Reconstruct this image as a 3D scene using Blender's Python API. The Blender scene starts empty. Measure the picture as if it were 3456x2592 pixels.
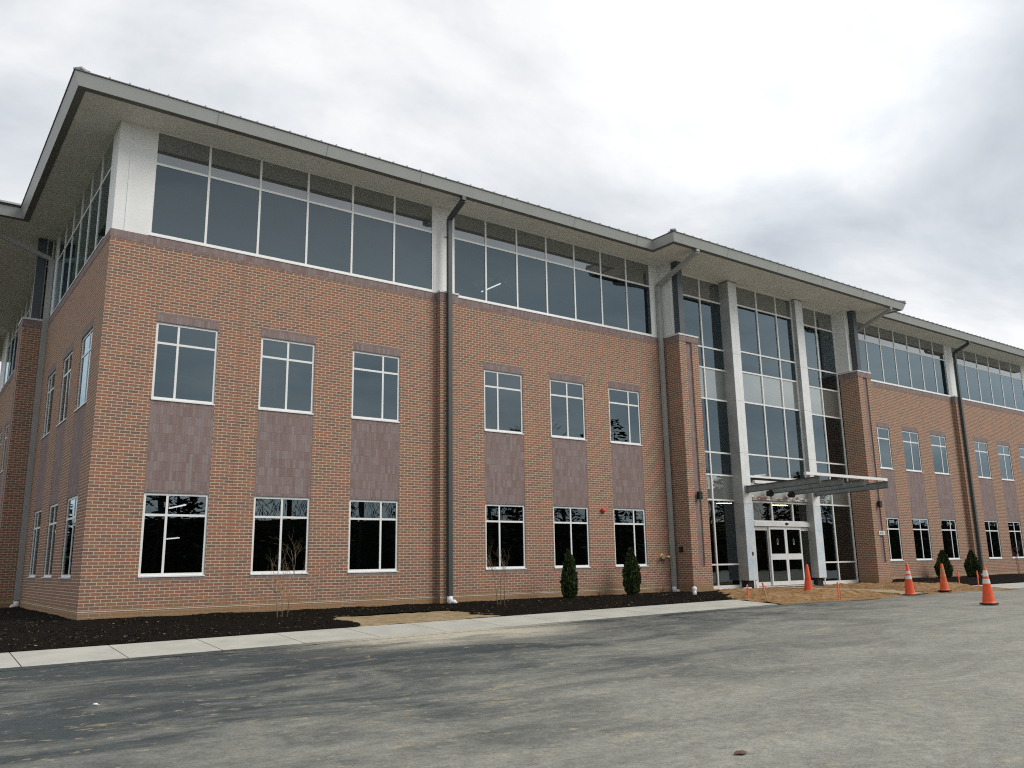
import bpy, bmesh, math, random
from mathutils import Vector, Matrix
R = math.radians
random.seed(7)
scene = bpy.context.scene
COL = scene.collection

# ------------------------------------------------------------------ camera
cam_d = bpy.data.cameras.new("camera")
cam_d.sensor_width = 36.0
cam_d.lens = 29.613
cam_d.clip_start = 0.1
cam_d.clip_end = 3000
cam = bpy.data.objects.new("camera", cam_d)
COL.objects.link(cam)
_r = Vector((0.80561589, -0.59220189, -0.01673175))
_u = Vector((-0.11051425, -0.17796722, 0.97781096))
_f = Vector((0.58203920, 0.78589095, 0.20881997))
M = Matrix(((_r.x, _u.x, -_f.x, -3.762487), (_r.y, _u.y, -_f.y, -21.846274),
            (_r.z, _u.z, -_f.z, 1.113158), (0, 0, 0, 1)))
cam.matrix_world = M
scene.camera = cam

# ------------------------------------------------------------------ world, sun, exposure
SUN_AZ, SUN_EL = R(138), R(42)           # azimuth clockwise from +y
world = bpy.data.worlds.new("World")
scene.world = world
world.use_nodes = True
wn, wl = world.node_tree.nodes, world.node_tree.links
wn.clear()
def N(tree, kind, **kw):
    n = tree.nodes.new(kind)
    for k, v in kw.items():
        setattr(n, k, v)
    return n
wt = world.node_tree
out = N(wt, 'ShaderNodeOutputWorld')
bg = N(wt, 'ShaderNodeBackground')
bg.inputs['Strength'].default_value = 0.1
sky = N(wt, 'ShaderNodeTexSky', sky_type='NISHITA', sun_disc=False)
sky.sun_elevation = SUN_EL
sky.sun_rotation = SUN_AZ
tc = N(wt, 'ShaderNodeTexCoord')
nrm = N(wt, 'ShaderNodeVectorMath', operation='NORMALIZE')
wl.new(tc.outputs['Generated'], nrm.inputs[0])
sep = N(wt, 'ShaderNodeSeparateXYZ')
wl.new(nrm.outputs[0], sep.inputs[0])
zc = N(wt, 'ShaderNodeMath', operation='MAXIMUM'); zc.inputs[1].default_value = 0.0
wl.new(sep.outputs['Z'], zc.inputs[0])
za_ = N(wt, 'ShaderNodeMath', operation='ADD'); za_.inputs[1].default_value = 0.22
wl.new(zc.outputs[0], za_.inputs[0])
dv = N(wt, 'ShaderNodeVectorMath', operation='DIVIDE')
cmb = N(wt, 'ShaderNodeCombineXYZ')
for k in 'XYZ':
    wl.new(za_.outputs[0], cmb.inputs[k])
wl.new(nrm.outputs[0], dv.inputs[0]); wl.new(cmb.outputs[0], dv.inputs[1])
mp = N(wt, 'ShaderNodeMapping')
mp.inputs['Location'].default_value = (11.3, 2.5, 0.0)
mp.inputs['Rotation'].default_value = (0, 0, R(-35))
mp.inputs['Scale'].default_value = (1.1, 1.6, 0.5)
wl.new(dv.outputs[0], mp.inputs['Vector'])
n1 = N(wt, 'ShaderNodeTexNoise'); n1.inputs['Scale'].default_value = 1.25
n1.inputs['Detail'].default_value = 8; n1.inputs['Roughness'].default_value = 0.55
n1.inputs['Distortion'].default_value = 0.35
wl.new(mp.outputs[0], n1.inputs['Vector'])
rp = N(wt, 'ShaderNodeValToRGB')
rp.color_ramp.elements[0].position = 0.30; rp.color_ramp.elements[0].color = (0.56, 0.60, 0.65, 1)
rp.color_ramp.elements[1].position = 0.60; rp.color_ramp.elements[1].color = (1.0, 1.0, 1.0, 1)
e = rp.color_ramp.elements.new(0.46); e.color = (0.76, 0.79, 0.82, 1)
wl.new(n1.outputs['Fac'], rp.inputs['Fac'])
# thin cloud in front of the sun disc: a broad brighter patch
dt = N(wt, 'ShaderNodeVectorMath', operation='DOT_PRODUCT')
dt.inputs[1].default_value = (0.690, 0.455, 0.563)
wl.new(nrm.outputs[0], dt.inputs[0])
mr = N(wt, 'ShaderNodeMapRange', interpolation_type='SMOOTHSTEP')
mr.inputs['From Min'].default_value = 0.965; mr.inputs['From Max'].default_value = 1.0
mr.inputs['To Min'].default_value = 0.0; mr.inputs['To Max'].default_value = 0.30
wl.new(dt.outputs['Value'], mr.inputs['Value'])
addv = N(wt, 'ShaderNodeMath', operation='ADD'); addv.inputs[1].default_value = 1.0
wl.new(mr.outputs[0], addv.inputs[0])
sc1 = N(wt, 'ShaderNodeVectorMath', operation='SCALE')
# thicker, darker cloud stands high in the south (behind the camera)
bz = N(wt, 'ShaderNodeMapRange', interpolation_type='SMOOTHSTEP')
bz.inputs['From Min'].default_value = 0.27; bz.inputs['From Max'].default_value = 0.46
wl.new(sep.outputs['Z'], bz.inputs['Value'])
by = N(wt, 'ShaderNodeMapRange', interpolation_type='SMOOTHSTEP')
by.inputs['From Min'].default_value = 0.1; by.inputs['From Max'].default_value = -0.5
wl.new(sep.outputs['Y'], by.inputs['Value'])
bm_ = N(wt, 'ShaderNodeMath', operation='MULTIPLY'); wl.new(bz.outputs[0], bm_.inputs[0]); wl.new(by.outputs[0], bm_.inputs[1])
bf = N(wt, 'ShaderNodeMath', operation='MULTIPLY_ADD'); bf.inputs[1].default_value = -0.45; wl.new(bm_.outputs[0], bf.inputs[0]); wl.new(addv.outputs[0], bf.inputs[2])
wl.new(rp.outputs['Color'], sc1.inputs[0]); wl.new(bf.outputs[0], sc1.inputs['Scale'])
sc2 = N(wt, 'ShaderNodeVectorMath', operation='SCALE'); sc2.inputs['Scale'].default_value = 7.3
wl.new(sc1.outputs[0], sc2.inputs[0])
mixw = N(wt, 'ShaderNodeMix', data_type='RGBA')
mixw.inputs['Factor'].default_value = 0.92
wl.new(sky.outputs['Color'], mixw.inputs['A']); wl.new(sc2.outputs[0], mixw.inputs['B'])
wl.new(mixw.outputs['Result'], bg.inputs['Color'])
wl.new(bg.outputs[0], out.inputs['Surface'])

sun_d = bpy.data.lights.new("sun", 'SUN')
sun_d.energy = 1.75
sun_d.angle = R(35)
sun_d.color = (1.0, 0.96, 0.9)
sun = bpy.data.objects.new("sun", sun_d)
COL.objects.link(sun)
sdir = Vector((math.sin(SUN_AZ) * math.cos(SUN_EL), math.cos(SUN_AZ) * math.cos(SUN_EL), math.sin(SUN_EL)))
sun.rotation_euler = sdir.to_track_quat('Z', 'Y').to_euler()

scene.view_settings.view_transform = 'Standard'
scene.view_settings.look = 'None'
scene.view_settings.exposure = 0.5
scene.view_settings.gamma = 1.0
scene.render.engine = 'CYCLES'
scene.cycles.max_bounces = 7
scene.cycles.transparent_max_bounces = 10
scene.cycles.sample_clamp_indirect = 3
scene.cycles.use_denoising = False
scene.cycles.filter_width = 1.15

# ------------------------------------------------------------------ helpers
class MB:
    """Collects faces; build() links them as one mesh object with metre-scaled box UVs."""
    def __init__(self):
        self.v, self.f, self.m, self.sm = [], [], [], []
    def face(self, pts, mi=0, smooth=False):
        i = len(self.v)
        self.v += [tuple(p) for p in pts]
        self.f.append(list(range(i, i + len(pts)))); self.m.append(mi); self.sm.append(smooth)
    def box(self, x0, y0, z0, x1, y1, z1, mi=0):
        if x0 > x1: x0, x1 = x1, x0
        if y0 > y1: y0, y1 = y1, y0
        if z0 > z1: z0, z1 = z1, z0
        a = [(x0,y0,z0),(x1,y0,z0),(x1,y1,z0),(x0,y1,z0),(x0,y0,z1),(x1,y0,z1),(x1,y1,z1),(x0,y1,z1)]
        for q in ((3,2,1,0),(4,5,6,7),(0,1,5,4),(1,2,6,5),(2,3,7,6),(3,0,4,7)):
            self.face([a[k] for k in q], mi)
        return self
    def bar(self, p, q, w, h, up=(0, 0, 1), mi=0):
        """square bar from p to q; w along side, h along up"""
        p, q = Vector(p), Vector(q)
        d = (q - p).normalized(); u = Vector(up)
        s = d.cross(u).normalized(); u = s.cross(d).normalized()
        s *= w / 2; u *= h / 2
        a = [p - s - u, p + s - u, p + s + u, p - s + u, q - s - u, q + s - u, q + s + u, q - s + u]
        for k in ((3,2,1,0),(4,5,6,7),(0,1,5,4),(1,2,6,5),(2,3,7,6),(3,0,4,7)):
            self.face([a[i] for i in k], mi)
        return self
    def tube(self, pts, rads, n=8, mi=0, cap=True, smooth=True):
        rings = []
        pts = [Vector(p) for p in pts]
        for i, p in enumerate(pts):
            d = (pts[min(i+1, len(pts)-1)] - pts[max(i-1, 0)]).normalized()
            a = Vector((0, 0, 1)) if abs(d.z) < 0.9 else Vector((1, 0, 0))
            s = d.cross(a).normalized(); t = d.cross(s).normalized()
            r = rads[i] if hasattr(rads, '__len__') else rads
            rings.append([p + r*(math.cos(2*math.pi*k/n)*s + math.sin(2*math.pi*k/n)*t) for k in range(n)])
        for i in range(len(rings)-1):
            for k in range(n):
                self.face([rings[i][k], rings[i+1][k], rings[i+1][(k+1) % n], rings[i][(k+1) % n]], mi, smooth)
        if cap:
            self.face(rings[0], mi); self.face(rings[-1][::-1], mi)
        return self
    def lathe(self, prof, n=24, c=(0, 0, 0), mi=0, axis='z', smooth=True):
        def pt(r, h, k):
            a = 2*math.pi*k/n
            if axis == 'z': return (c[0]+r*math.cos(a), c[1]+r*math.sin(a), c[2]+h)
            return (c[0]+r*math.cos(a), c[1]-h, c[2]+r*math.sin(a))
        for (r0, h0), (r1, h1) in zip(prof[:-1], prof[1:]):
            for k in range(n):
                q = [pt(r0, h0, k), pt(r0, h0, k+1), pt(r1, h1, k+1), pt(r1, h1, k)]
                if r0 < 1e-6: q = q[1:]
                elif r1 < 1e-6: q = q[:3]
                self.face(q, mi, smooth)
        return self
    def build(self, name, mats, parent=None, loc=None, rotz=0.0, bevel=0.0, weld=True):
        me = bpy.data.meshes.new(name)
        me.from_pydata(self.v, [], self.f)
        if not hasattr(mats, '__len__'): mats = [mats]
        for mt in mats: me.materials.append(mt)
        me.polygons.foreach_set('material_index', self.m)
        me.polygons.foreach_set('use_smooth', self.sm)
        uv = me.uv_layers.new(name='uv')
        co = self.v; dat = [0.0]*(2*len(me.loops)); li = 0
        for p in me.polygons:
            nx, ny, nz = abs(p.normal.x), abs(p.normal.y), abs(p.normal.z)
            for vi in p.vertices:
                x, y, z = co[vi]
                if ny >= nx and ny >= nz: a, b = x, z
                elif nx >= nz: a, b = y, z
                else: a, b = x, y
                dat[li] = a; dat[li+1] = b; li += 2
        uv.data.foreach_set('uv', dat)
        if weld and any(self.sm):
            bm = bmesh.new(); bm.from_mesh(me)
            bmesh.ops.remove_doubles(bm, verts=bm.verts, dist=1e-5)
            bm.to_mesh(me); bm.free()
        o = bpy.data.objects.new(name, me)
        COL.objects.link(o)
        if parent: o.parent = parent
        if loc: o.location = loc
        if rotz: o.rotation_euler.z = rotz
        if bevel:
            b = o.modifiers.new('bevel', 'BEVEL'); b.width = bevel; b.segments = 2; b.limit_method = 'ANGLE'
        return o

def each(name, m_, parent, boxes):
    for b_ in boxes:
        q_ = MB(); q_.box(*b_); q_.build(name, m_, parent)

def tag(o, label=None, cat=None, group=None, kind=None):
    for k, v in (('label', label), ('category', cat), ('group', group), ('kind', kind)):
        if v: o[k] = v
    return o
def empty(name, loc, label, cat, group=None, rotz=0.0):
    o = bpy.data.objects.new(name, None); COL.objects.link(o)
    o.location = loc; o.rotation_euler.z = rotz; o.empty_display_size = 0.2
    return tag(o, label, cat, group)
def copy_tree(o, parent=None):
    c = o.copy(); COL.objects.link(c); c.parent = parent
    for ch in [x for x in bpy.data.objects if x.parent == o]:
        copy_tree(ch, c)
    return c

# ------------------------------------------------------------------ materials
def mat(name, col, rough=0.6, metal=0.0, noise=0.0, nscale=3.0, bump=0.0, bscale=60.0, spec=0.4, col2=None, coat=0.0):
    m = bpy.data.materials.new(name); m.use_nodes = True
    t = m.node_tree; b = t.nodes['Principled BSDF']
    b.inputs['Roughness'].default_value = rough; b.inputs['Metallic'].default_value = metal
    b.inputs['Specular IOR Level'].default_value = spec
    b.inputs['Coat Weight'].default_value = coat
    b.inputs['Base Color'].default_value = (*col, 1)
    if noise or col2:
        tcn = N(t, 'ShaderNodeTexCoord'); nz = N(t, 'ShaderNodeTexNoise')
        nz.inputs['Scale'].default_value = nscale; nz.inputs['Detail'].default_value = 6
        nz.inputs['Roughness'].default_value = 0.6
        t.links.new(tcn.outputs['Object'], nz.inputs['Vector'])
        r = N(t, 'ShaderNodeValToRGB')
        c2 = col2 if col2 else tuple(min(1, c*(1+noise)) for c in col)
        c1 = col if col2 else tuple(c*(1-noise) for c in col)
        r.color_ramp.elements[0].position = 0.35; r.color_ramp.elements[0].color = (*c1, 1)
        r.color_ramp.elements[1].position = 0.65; r.color_ramp.elements[1].color = (*c2, 1)
        t.links.new(nz.outputs['Fac'], r.inputs['Fac']); t.links.new(r.outputs['Color'], b.inputs['Base Color'])
    if bump:
        tcn = N(t, 'ShaderNodeTexCoord'); nb = N(t, 'ShaderNodeTexNoise')
        nb.inputs['Scale'].default_value = bscale; nb.inputs['Detail'].default_value = 4
        t.links.new(tcn.outputs['Object'], nb.inputs['Vector'])
        bp = N(t, 'ShaderNodeBump'); bp.inputs['Strength'].default_value = bump; bp.inputs['Distance'].default_value = 0.02
        t.links.new(nb.outputs['Fac'], bp.inputs['Height']); t.links.new(bp.outputs['Normal'], b.inputs['Normal'])
    return m

def brick_mat(name, bw, rh, mortar, offset, ramp, mcol, dirt=False, rot=False):
    m = bpy.data.materials.new(name); m.use_nodes = True
    t = m.node_tree; L = t.links.new; b = t.nodes['Principled BSDF']
    b.inputs['Roughness'].default_value = 0.88; b.inputs['Specular IOR Level'].default_value = 0.2
    uv = N(t, 'ShaderNodeUVMap'); uv.uv_map = 'uv'
    br = N(t, 'ShaderNodeTexBrick', offset=offset, squash=1.0)
    br.inputs['Scale'].default_value = 1.0; br.inputs['Brick Width'].default_value = bw
    br.inputs['Row Height'].default_value = rh; br.inputs['Mortar Size'].default_value = mortar
    br.inputs['Mortar Smooth'].default_value = 0.15; br.inputs['Bias'].default_value = 0.0
    br.inputs['Color1'].default_value = (0, 0, 0, 1); br.inputs['Color2'].default_value = (1, 1, 1, 1)
    br.inputs['Mortar'].default_value = (0.5, 0.5, 0.5, 1)
    L(uv.outputs[0], br.inputs['Vector'])
    # slow colour drift over the wall, the way batches of brick vary
    nz = N(t, 'ShaderNodeTexNoise'); nz.inputs['Scale'].default_value = 0.7; nz.inputs['Detail'].default_value = 5
    L(uv.outputs[0], nz.inputs['Vector'])
    ad = N(t, 'ShaderNodeMath', operation='MULTIPLY_ADD'); ad.inputs[1].default_value = 0.5; ad.inputs[2].default_value = -0.25
    L(nz.outputs['Fac'], ad.inputs[0])
    a2 = N(t, 'ShaderNodeMath', operation='ADD'); a2.use_clamp = True
    L(br.outputs['Color'], a2.inputs[0]); L(ad.outputs[0], a2.inputs[1])
    rr = N(t, 'ShaderNodeValToRGB'); rr.color_ramp.interpolation = 'LINEAR'
    els = rr.color_ramp.elements
    els[0].position = ramp[0][0]; els[0].color = (*ramp[0][1], 1)
    els[1].position = ramp[-1][0]; els[1].color = (*ramp[-1][1], 1)
    for p, c in ramp[1:-1]:
        e_ = els.new(p); e_.color = (*c, 1)
    L(a2.outputs[0], rr.inputs['Fac'])
    # grain inside each brick
    ng = N(t, 'ShaderNodeTexNoise'); ng.inputs['Scale'].default_value = 22; ng.inputs['Detail'].default_value = 3
    L(uv.outputs[0], ng.inputs['Vector'])
    gr = N(t, 'ShaderNodeMapRange'); gr.inputs['To Min'].default_value = 0.82; gr.inputs['To Max'].default_value = 1.18
    L(ng.outputs['Fac'], gr.inputs['Value'])
    mu = N(t, 'ShaderNodeVectorMath', operation='SCALE'); L(rr.outputs['Color'], mu.inputs[0]); L(gr.outputs[0], mu.inputs['Scale'])
    mx = N(t, 'ShaderNodeMix', data_type='RGBA')
    L(br.outputs['Fac'], mx.inputs['Factor']); L(mu.outputs[0], mx.inputs['A']); mx.inputs['B'].default_value = (*mcol, 1)
    res = mx.outputs['Result']
    if dirt:
        # mud splashed up the foot of the wall by rain
        sp = N(t, 'ShaderNodeSeparateXYZ'); L(uv.outputs[0], sp.inputs[0])
        nd = N(t, 'ShaderNodeTexNoise'); nd.inputs['Scale'].default_value = 1.6; nd.inputs['Detail'].default_value = 6
        L(uv.outputs[0], nd.inputs['Vector'])
        q = N(t, 'ShaderNodeMath', operation='MULTIPLY_ADD'); q.inputs[1].default_value = -0.9; q.inputs[2].default_value = 0.45
        L(nd.outputs['Fac'], q.inputs[0])
        q2 = N(t, 'ShaderNodeMath', operation='ADD'); L(q.outputs[0], q2.inputs[0]); L(sp.outputs['Y'], q2.inputs[1])
        q3 = N(t, 'ShaderNodeMapRange', interpolation_type='SMOOTHSTEP')
        q3.inputs['From Min'].default_value = 0.10; q3.inputs['From Max'].default_value = 0.42
        q3.inputs['To Min'].default_value = 0.8; q3.inputs['To Max'].default_value = 0.0
        L(q2.outputs[0], q3.inputs['Value'])
        m2 = N(t, 'ShaderNodeMix', data_type='RGBA'); L(q3.outputs[0], m2.inputs['Factor'])
        L(res, m2.inputs['A']); m2.inputs['B'].default_value = (0.30, 0.19, 0.10, 1)
        res = m2.outputs['Result']
    L(res, b.inputs['Base Color'])
    bp = N(t, 'ShaderNodeBump', invert=True); bp.inputs['Strength'].default_value = 0.5; bp.inputs['Distance'].default_value = 0.006
    L(br.outputs['Fac'], bp.inputs['Height']); L(bp.outputs['Normal'], b.inputs['Normal'])
    return m

BR, BL = 0.0779, 0.2337
brick = brick_mat('red_brick', BL, BR, 0.0076, 0.5,
                  [(0.0, (0.190, 0.122, 0.096)), (0.22, (0.238, 0.136, 0.098)), (0.5, (0.278, 0.136, 0.094)), (0.75, (0.298, 0.152, 0.098)),
                   (1.0, (0.335, 0.142, 0.080))], (0.57, 0.515, 0.405), dirt=True)
mauve = brick_mat('mauve_soldier_brick', BR, BL, 0.0022, 0.0,
                  [(0.0, (0.215, 0.152, 0.142)), (0.3, (0.240, 0.177, 0.168)), (0.75, (0.255, 0.202, 0.195)), (1.0, (0.275, 0.23, 0.222))], (0.17, 0.135, 0.13))
white_al = mat('white_aluminium', (0.80, 0.81, 0.80), 0.38, 0.0, noise=0.04, nscale=2)
white_pan = mat('white_panel', (0.80, 0.81, 0.80), 0.45, noise=0.05, nscale=1.2)
soffit_m = mat('soffit_metal', (0.75, 0.735, 0.67), 0.6, noise=0.05, nscale=1.0)
fascia_m = mat('fascia_metal', (0.42, 0.445, 0.43), 0.42, noise=0.04, nscale=1.5)
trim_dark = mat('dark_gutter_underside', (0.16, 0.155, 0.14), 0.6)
edge_dark = mat('drip_edge', (0.13, 0.125, 0.13), 0.5)
roof_m = mat('roof_metal', (0.36, 0.38, 0.38), 0.4, 0.3, noise=0.05)
cap_m = mat('metal_coping', (0.62, 0.64, 0.63), 0.4, noise=0.05)
ds_dark = mat('dark_green_grey_metal', (0.058, 0.072, 0.072), 0.45, noise=0.06)
ds_light = mat('light_grey_metal', (0.36, 0.37, 0.36), 0.45, noise=0.06)
steel_dk = mat('dark_painted_steel', (0.075, 0.088, 0.10), 0.4, noise=0.08)
pvc = mat('white_pvc', (0.78, 0.79, 0.80), 0.4)
concrete_light = mat('flashing_cream', (0.66, 0.62, 0.52), 0.6)
joint_m = mat('sealant', (0.30, 0.16, 0.11), 0.7)
inner_dark = mat('interior_paint', (0.11, 0.11, 0.11), 0.8)
inner_floor = mat('interior_carpet', (0.05, 0.05, 0.055), 0.9)
inner_ochre = mat('lobby_ochre_paint', (0.62, 0.45, 0.10), 0.8)
alu = mat('silver_cladding', (0.74, 0.76, 0.76), 0.4, 0.0, noise=0.06, nscale=2.5)
galv = mat('galvanised_mottled', (0.33, 0.345, 0.34), 0.4, 0.1, nscale=1.3, col2=(0.44, 0.46, 0.45))
film = mat('cladding_with_blue_film', (0.70, 0.73, 0.74), 0.4, 0.0, nscale=3.4, col2=(0.50, 0.62, 0.72))
wrap = mat('grey_sheathing', (0.40, 0.43, 0.42), 0.5, noise=0.10, nscale=3)
beam_shade = mat('shade_toned_flange', (0.07, 0.08, 0.08), 0.5, noise=0.2, nscale=4)  # flange colour darkened to put the beams' underside shade into the steel
beam_m = mat('grey_primed_steel', (0.23, 0.265, 0.26), 0.5, noise=0.14, nscale=4)
black = mat('black_plastic', (0.012, 0.012, 0.013), 0.45)
black_rough = mat('black_membrane', (0.014, 0.014, 0.018), 0.6, noise=0.5, nscale=12)
red_m = mat('red_enamel', (0.55, 0.02, 0.025), 0.3)
brass = mat('brass', (0.50, 0.40, 0.18), 0.42, 0.6, noise=0.2, nscale=20)

def glass(name, f0, tint, gtint, under=None):
    """pane: mirror reflection by fresnel over either a tinted see-through or an opaque painted back"""
    m = bpy.data.materials.new(name); m.use_nodes = True
    t = m.node_tree; L = t.links.new
    t.nodes.remove(t.nodes['Principled BSDF'])
    o = t.nodes['Material Output']
    gl = N(t, 'ShaderNodeBsdfGlossy'); gl.inputs['Roughness'].default_value = 0.0; gl.inputs['Color'].default_value = (*gtint, 1)
    if under:
        un = N(t, 'ShaderNodeBsdfDiffuse'); un.inputs['Color'].default_value = (*under, 1)
    else:
        un = N(t, 'ShaderNodeBsdfTransparent'); un.inputs['Color'].default_value = (*tint, 1)
    lw = N(t, 'ShaderNodeLayerWeight'); lw.inputs['Blend'].default_value = 0.5
    pw = N(t, 'ShaderNodeMath', operation='POWER'); pw.inputs[1].default_value = 4.0
    L(lw.outputs['Facing'], pw.inputs[0])
    ml = N(t, 'ShaderNodeMath', operation='MULTIPLY_ADD'); ml.inputs[1].default_value = 1 - f0; ml.inputs[2].default_value = f0
    L(pw.outputs[0], ml.inputs[0])
    mx = N(t, 'ShaderNodeMixShader'); L(ml.outputs[0], mx.inputs[0]); L(un.outputs[0], mx.inputs[1]); L(gl.outputs[0], mx.inputs[2])
    # float glass is never perfectly flat
    tcn = N(t, 'ShaderNodeTexCoord'); nb = N(t, 'ShaderNodeTexNoise'); nb.inputs['Scale'].default_value = 0.9; nb.inputs['Detail'].default_value = 1
    L(tcn.outputs['Object'], nb.inputs['Vector'])
    bp = N(t, 'ShaderNodeBump'); bp.inputs['Strength'].default_value = 0.12; bp.inputs['Distance'].default_value = 0.02
    L(nb.outputs['Fac'], bp.inputs['Height']); L(bp.outputs['Normal'], gl.inputs['Normal'])
    L(mx.outputs[0], o.inputs['Surface'])
    return m
vision = glass('tinted_glass', 0.128, (0.30, 0.33, 0.34), (0.80, 0.99, 1.08))
vision_side = vision
spandrel = glass('spandrel_glass', 0.27, None, (0.95, 1.0, 1.02), under=(0.085, 0.088, 0.085))
spandrel_mid = glass('spandrel_glass_pale', 0.30, None, (0.97, 1.02, 1.0), under=(0.13, 0.145, 0.14))
door_glass = glass('clear_glass', 0.07, (0.5, 0.52, 0.5), (0.9, 0.95, 0.95))

def emit(name, col, s):
    m = bpy.data.materials.new(name); m.use_nodes = True
    t = m.node_tree; t.nodes.remove(t.nodes['Principled BSDF'])
    e_ = N(t, 'ShaderNodeEmission'); e_.inputs['Color'].default_value = (*col, 1); e_.inputs['Strength'].default_value = s
    t.links.new(e_.outputs[0], t.nodes['Material Output'].inputs['Surface'])
    return m
tube_white = emit('lit_tube_white', (1.0, 0.86, 0.82), 7.0)
tube_warm = emit('lit_tube_warm', (1.0, 0.88, 0.55), 20.0)
exit_green = emit('lit_sign_green', (0.05, 0.5, 0.2), 0.5)

# ------------------------------------------------------------------ levels and plan of the building
Z_SILL, Z_HEAD, Z_USILL, Z_UHEAD, Z_LINT, Z_SOL, Z_TOP, Z_SOF = 0.943, 2.968, 5.260, 7.280, 7.535, 9.280, 9.550, 12.470
WW, WH = 1.562, 2.025
XMID, XEND = 26.03, 52.06
DEPTH = 30.0
PIL0, PIL1 = 9.51, 10.17           # small pilaster between the ribbon windows
P1X0, P1X1, P1Y = 19.67, 20.72, -0.86     # pier left of the entrance
P2X0, P2X1, P2Y = 31.47, 32.55, -0.93     # pier right of it
GY = 0.07                          # plane of the glass

bld = empty('office_building', (0, 0, 0), 'three storey red brick office building with ribbon windows under a wide grey eave', 'building')

def wall_cells(mb, u0, u1, z0, z1, holes, place, th, mi=0):
    """rectangular wall with rectangular holes; place(u, d, z) -> point, d = depth behind the face"""
    us = sorted({u0, u1, *[h[0] for h in holes], *[h[1] for h in holes]})
    zs = sorted({z0, z1, *[h[2] for h in holes], *[h[3] for h in holes]})
    us = [u for u in us if u0 <= u <= u1]; zs = [z for z in zs if z0 <= z <= z1]
    def solid(i, j):
        if i < 0 or j < 0 or i >= len(us)-1 or j >= len(zs)-1: return False
        cu, cz = (us[i]+us[i+1])/2, (zs[j]+zs[j+1])/2
        return not any(h[0] < cu < h[1] and h[2] < cz < h[3] for h in holes)
    for i in range(len(us)-1):
        for j in range(len(zs)-1):
            if not solid(i, j): continue
            a, b, c, d = us[i], us[i+1], zs[j], zs[j+1]
            mb.face([place(a,0,c), place(b,0,c), place(b,0,d), place(a,0,d)], mi)
            mb.face([place(b,th,c), place(a,th,c), place(a,th,d), place(b,th,d)], mi)
            if not solid(i-1, j): mb.face([place(a,th,c), place(a,0,c), place(a,0,d), place(a,th,d)], mi)
            if not solid(i+1, j): mb.face([place(b,0,c), place(b,th,c), place(b,th,d), place(b,0,d)], mi)
            if not solid(i, j-1): mb.face([place(a,th,c), place(b,th,c), place(b,0,c), place(a,0,c)], mi)
            if not solid(i, j+1): mb.face([place(a,0,d), place(b,0,d), place(b,th,d), place(a,th,d)], mi)

F_place = lambda u, d, z: (u, d, z)
S_place = lambda u, d, z: (d, -u, z)          # side wall, u = -y so that u grows to the right seen from outside
WX = [1.239, 3.955, 6.675, 11.298, 14.023, 16.736]
WXR = [2*XMID - x - WW for x in WX][::-1]
KIND = [0.36, 0.5, 0.645]
front_w = [(x, KIND[i % 3]) for i, x in enumerate(WX)] + [(x, KIND[i % 3]) for i, x in enumerate(WXR)]
side_w = [(-2.836, 0.645), (-5.690, 0.5), (-8.604, 0.36)]          # u of the left edge
side_far = [(-20.20, 0.5), (-22.9, 0.36), (-17.4, 0.645), (-14.6, 0.5)]

ZB = -0.9
def holes_of(ws):
    return [(x, x+WW, Z_SILL-BR, Z_LINT) for x, _ in ws]
hf = holes_of(front_w)
m1 = MB(); wall_cells(m1, 0.0, 19.9, ZB, Z_SOL, [h for h in hf if h[1] < 20], F_place, 0.35)
m1.build('brick_wall', brick, bld)
m1 = MB(); wall_cells(m1, 32.2, XEND, ZB, Z_SOL, [h for h in hf if h[1] > 32], F_place, 0.35)
m1.build('brick_wall', brick, bld)
m1 = MB(); wall_cells(m1, -DEPTH, -0.35, ZB, Z_SOL, holes_of(side_w + side_far), S_place, 0.35)
m1.build('brick_wall', brick, bld)
each('brick_wall', brick, bld, [(XEND-0.35, 0.36, ZB, XEND, DEPTH-0.36, Z_TOP), (0.36, DEPTH-0.35, ZB, XEND, DEPTH, Z_TOP)])
# upper closure behind: plain panels
each('metal_panel', white_pan, bld, [(XEND-0.30, 0.40, Z_TOP+.003, XEND-0.05, DEPTH-0.40, Z_SOF-.01), (0.40, DEPTH-0.30, Z_TOP+.003, XEND, DEPTH-0.05, Z_SOF-.01)])

# soldier course along the top of the brick
each('soldier_course', mauve, bld, [(-0.012, -0.012, Z_SOL, PIL0, 0.35, Z_TOP-0.035), (PIL1, -0.012, Z_SOL, P1X0-.004, 0.35, Z_TOP-0.035),
     (P2X1, -0.012, Z_SOL, 2*XMID-PIL1, 0.35, Z_TOP-0.035), (2*XMID-PIL0, -0.012, Z_SOL, XEND, 0.35, Z_TOP-0.035),
     (-0.0125, 0.351, Z_SOL+.001, 0.35, 9.93, Z_TOP-0.036), (-0.0125, 11.0, Z_SOL+.001, 0.35, DEPTH, Z_TOP-0.036)])
# thin flashing line near the foot of the wall
each('base_flashing', concrete_light, bld, [(a-.004 if a == 0 else a, -0.006, 0.186, b, 0.02, 0.200) for a, b in ((0, PIL0), (PIL1, P1X0), (P2X1, 2*XMID-PIL1), (2*XMID-PIL0, XEND))]
     + [(-0.0062, 0.021, 0.1862, 0.02, 9.95, 0.2002), (-0.0062, 11.0, 0.1862, 0.02, DEPTH, 0.2002)])
each('control_joint', joint_m, bld, [(x-.007, -0.003, 0.202, x+.007, 0.02, Z_SOL-.002) for x in (3.385, 13.45, 2*XMID-13.45, 2*XMID-3.385, PIL0-.013)])

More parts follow.
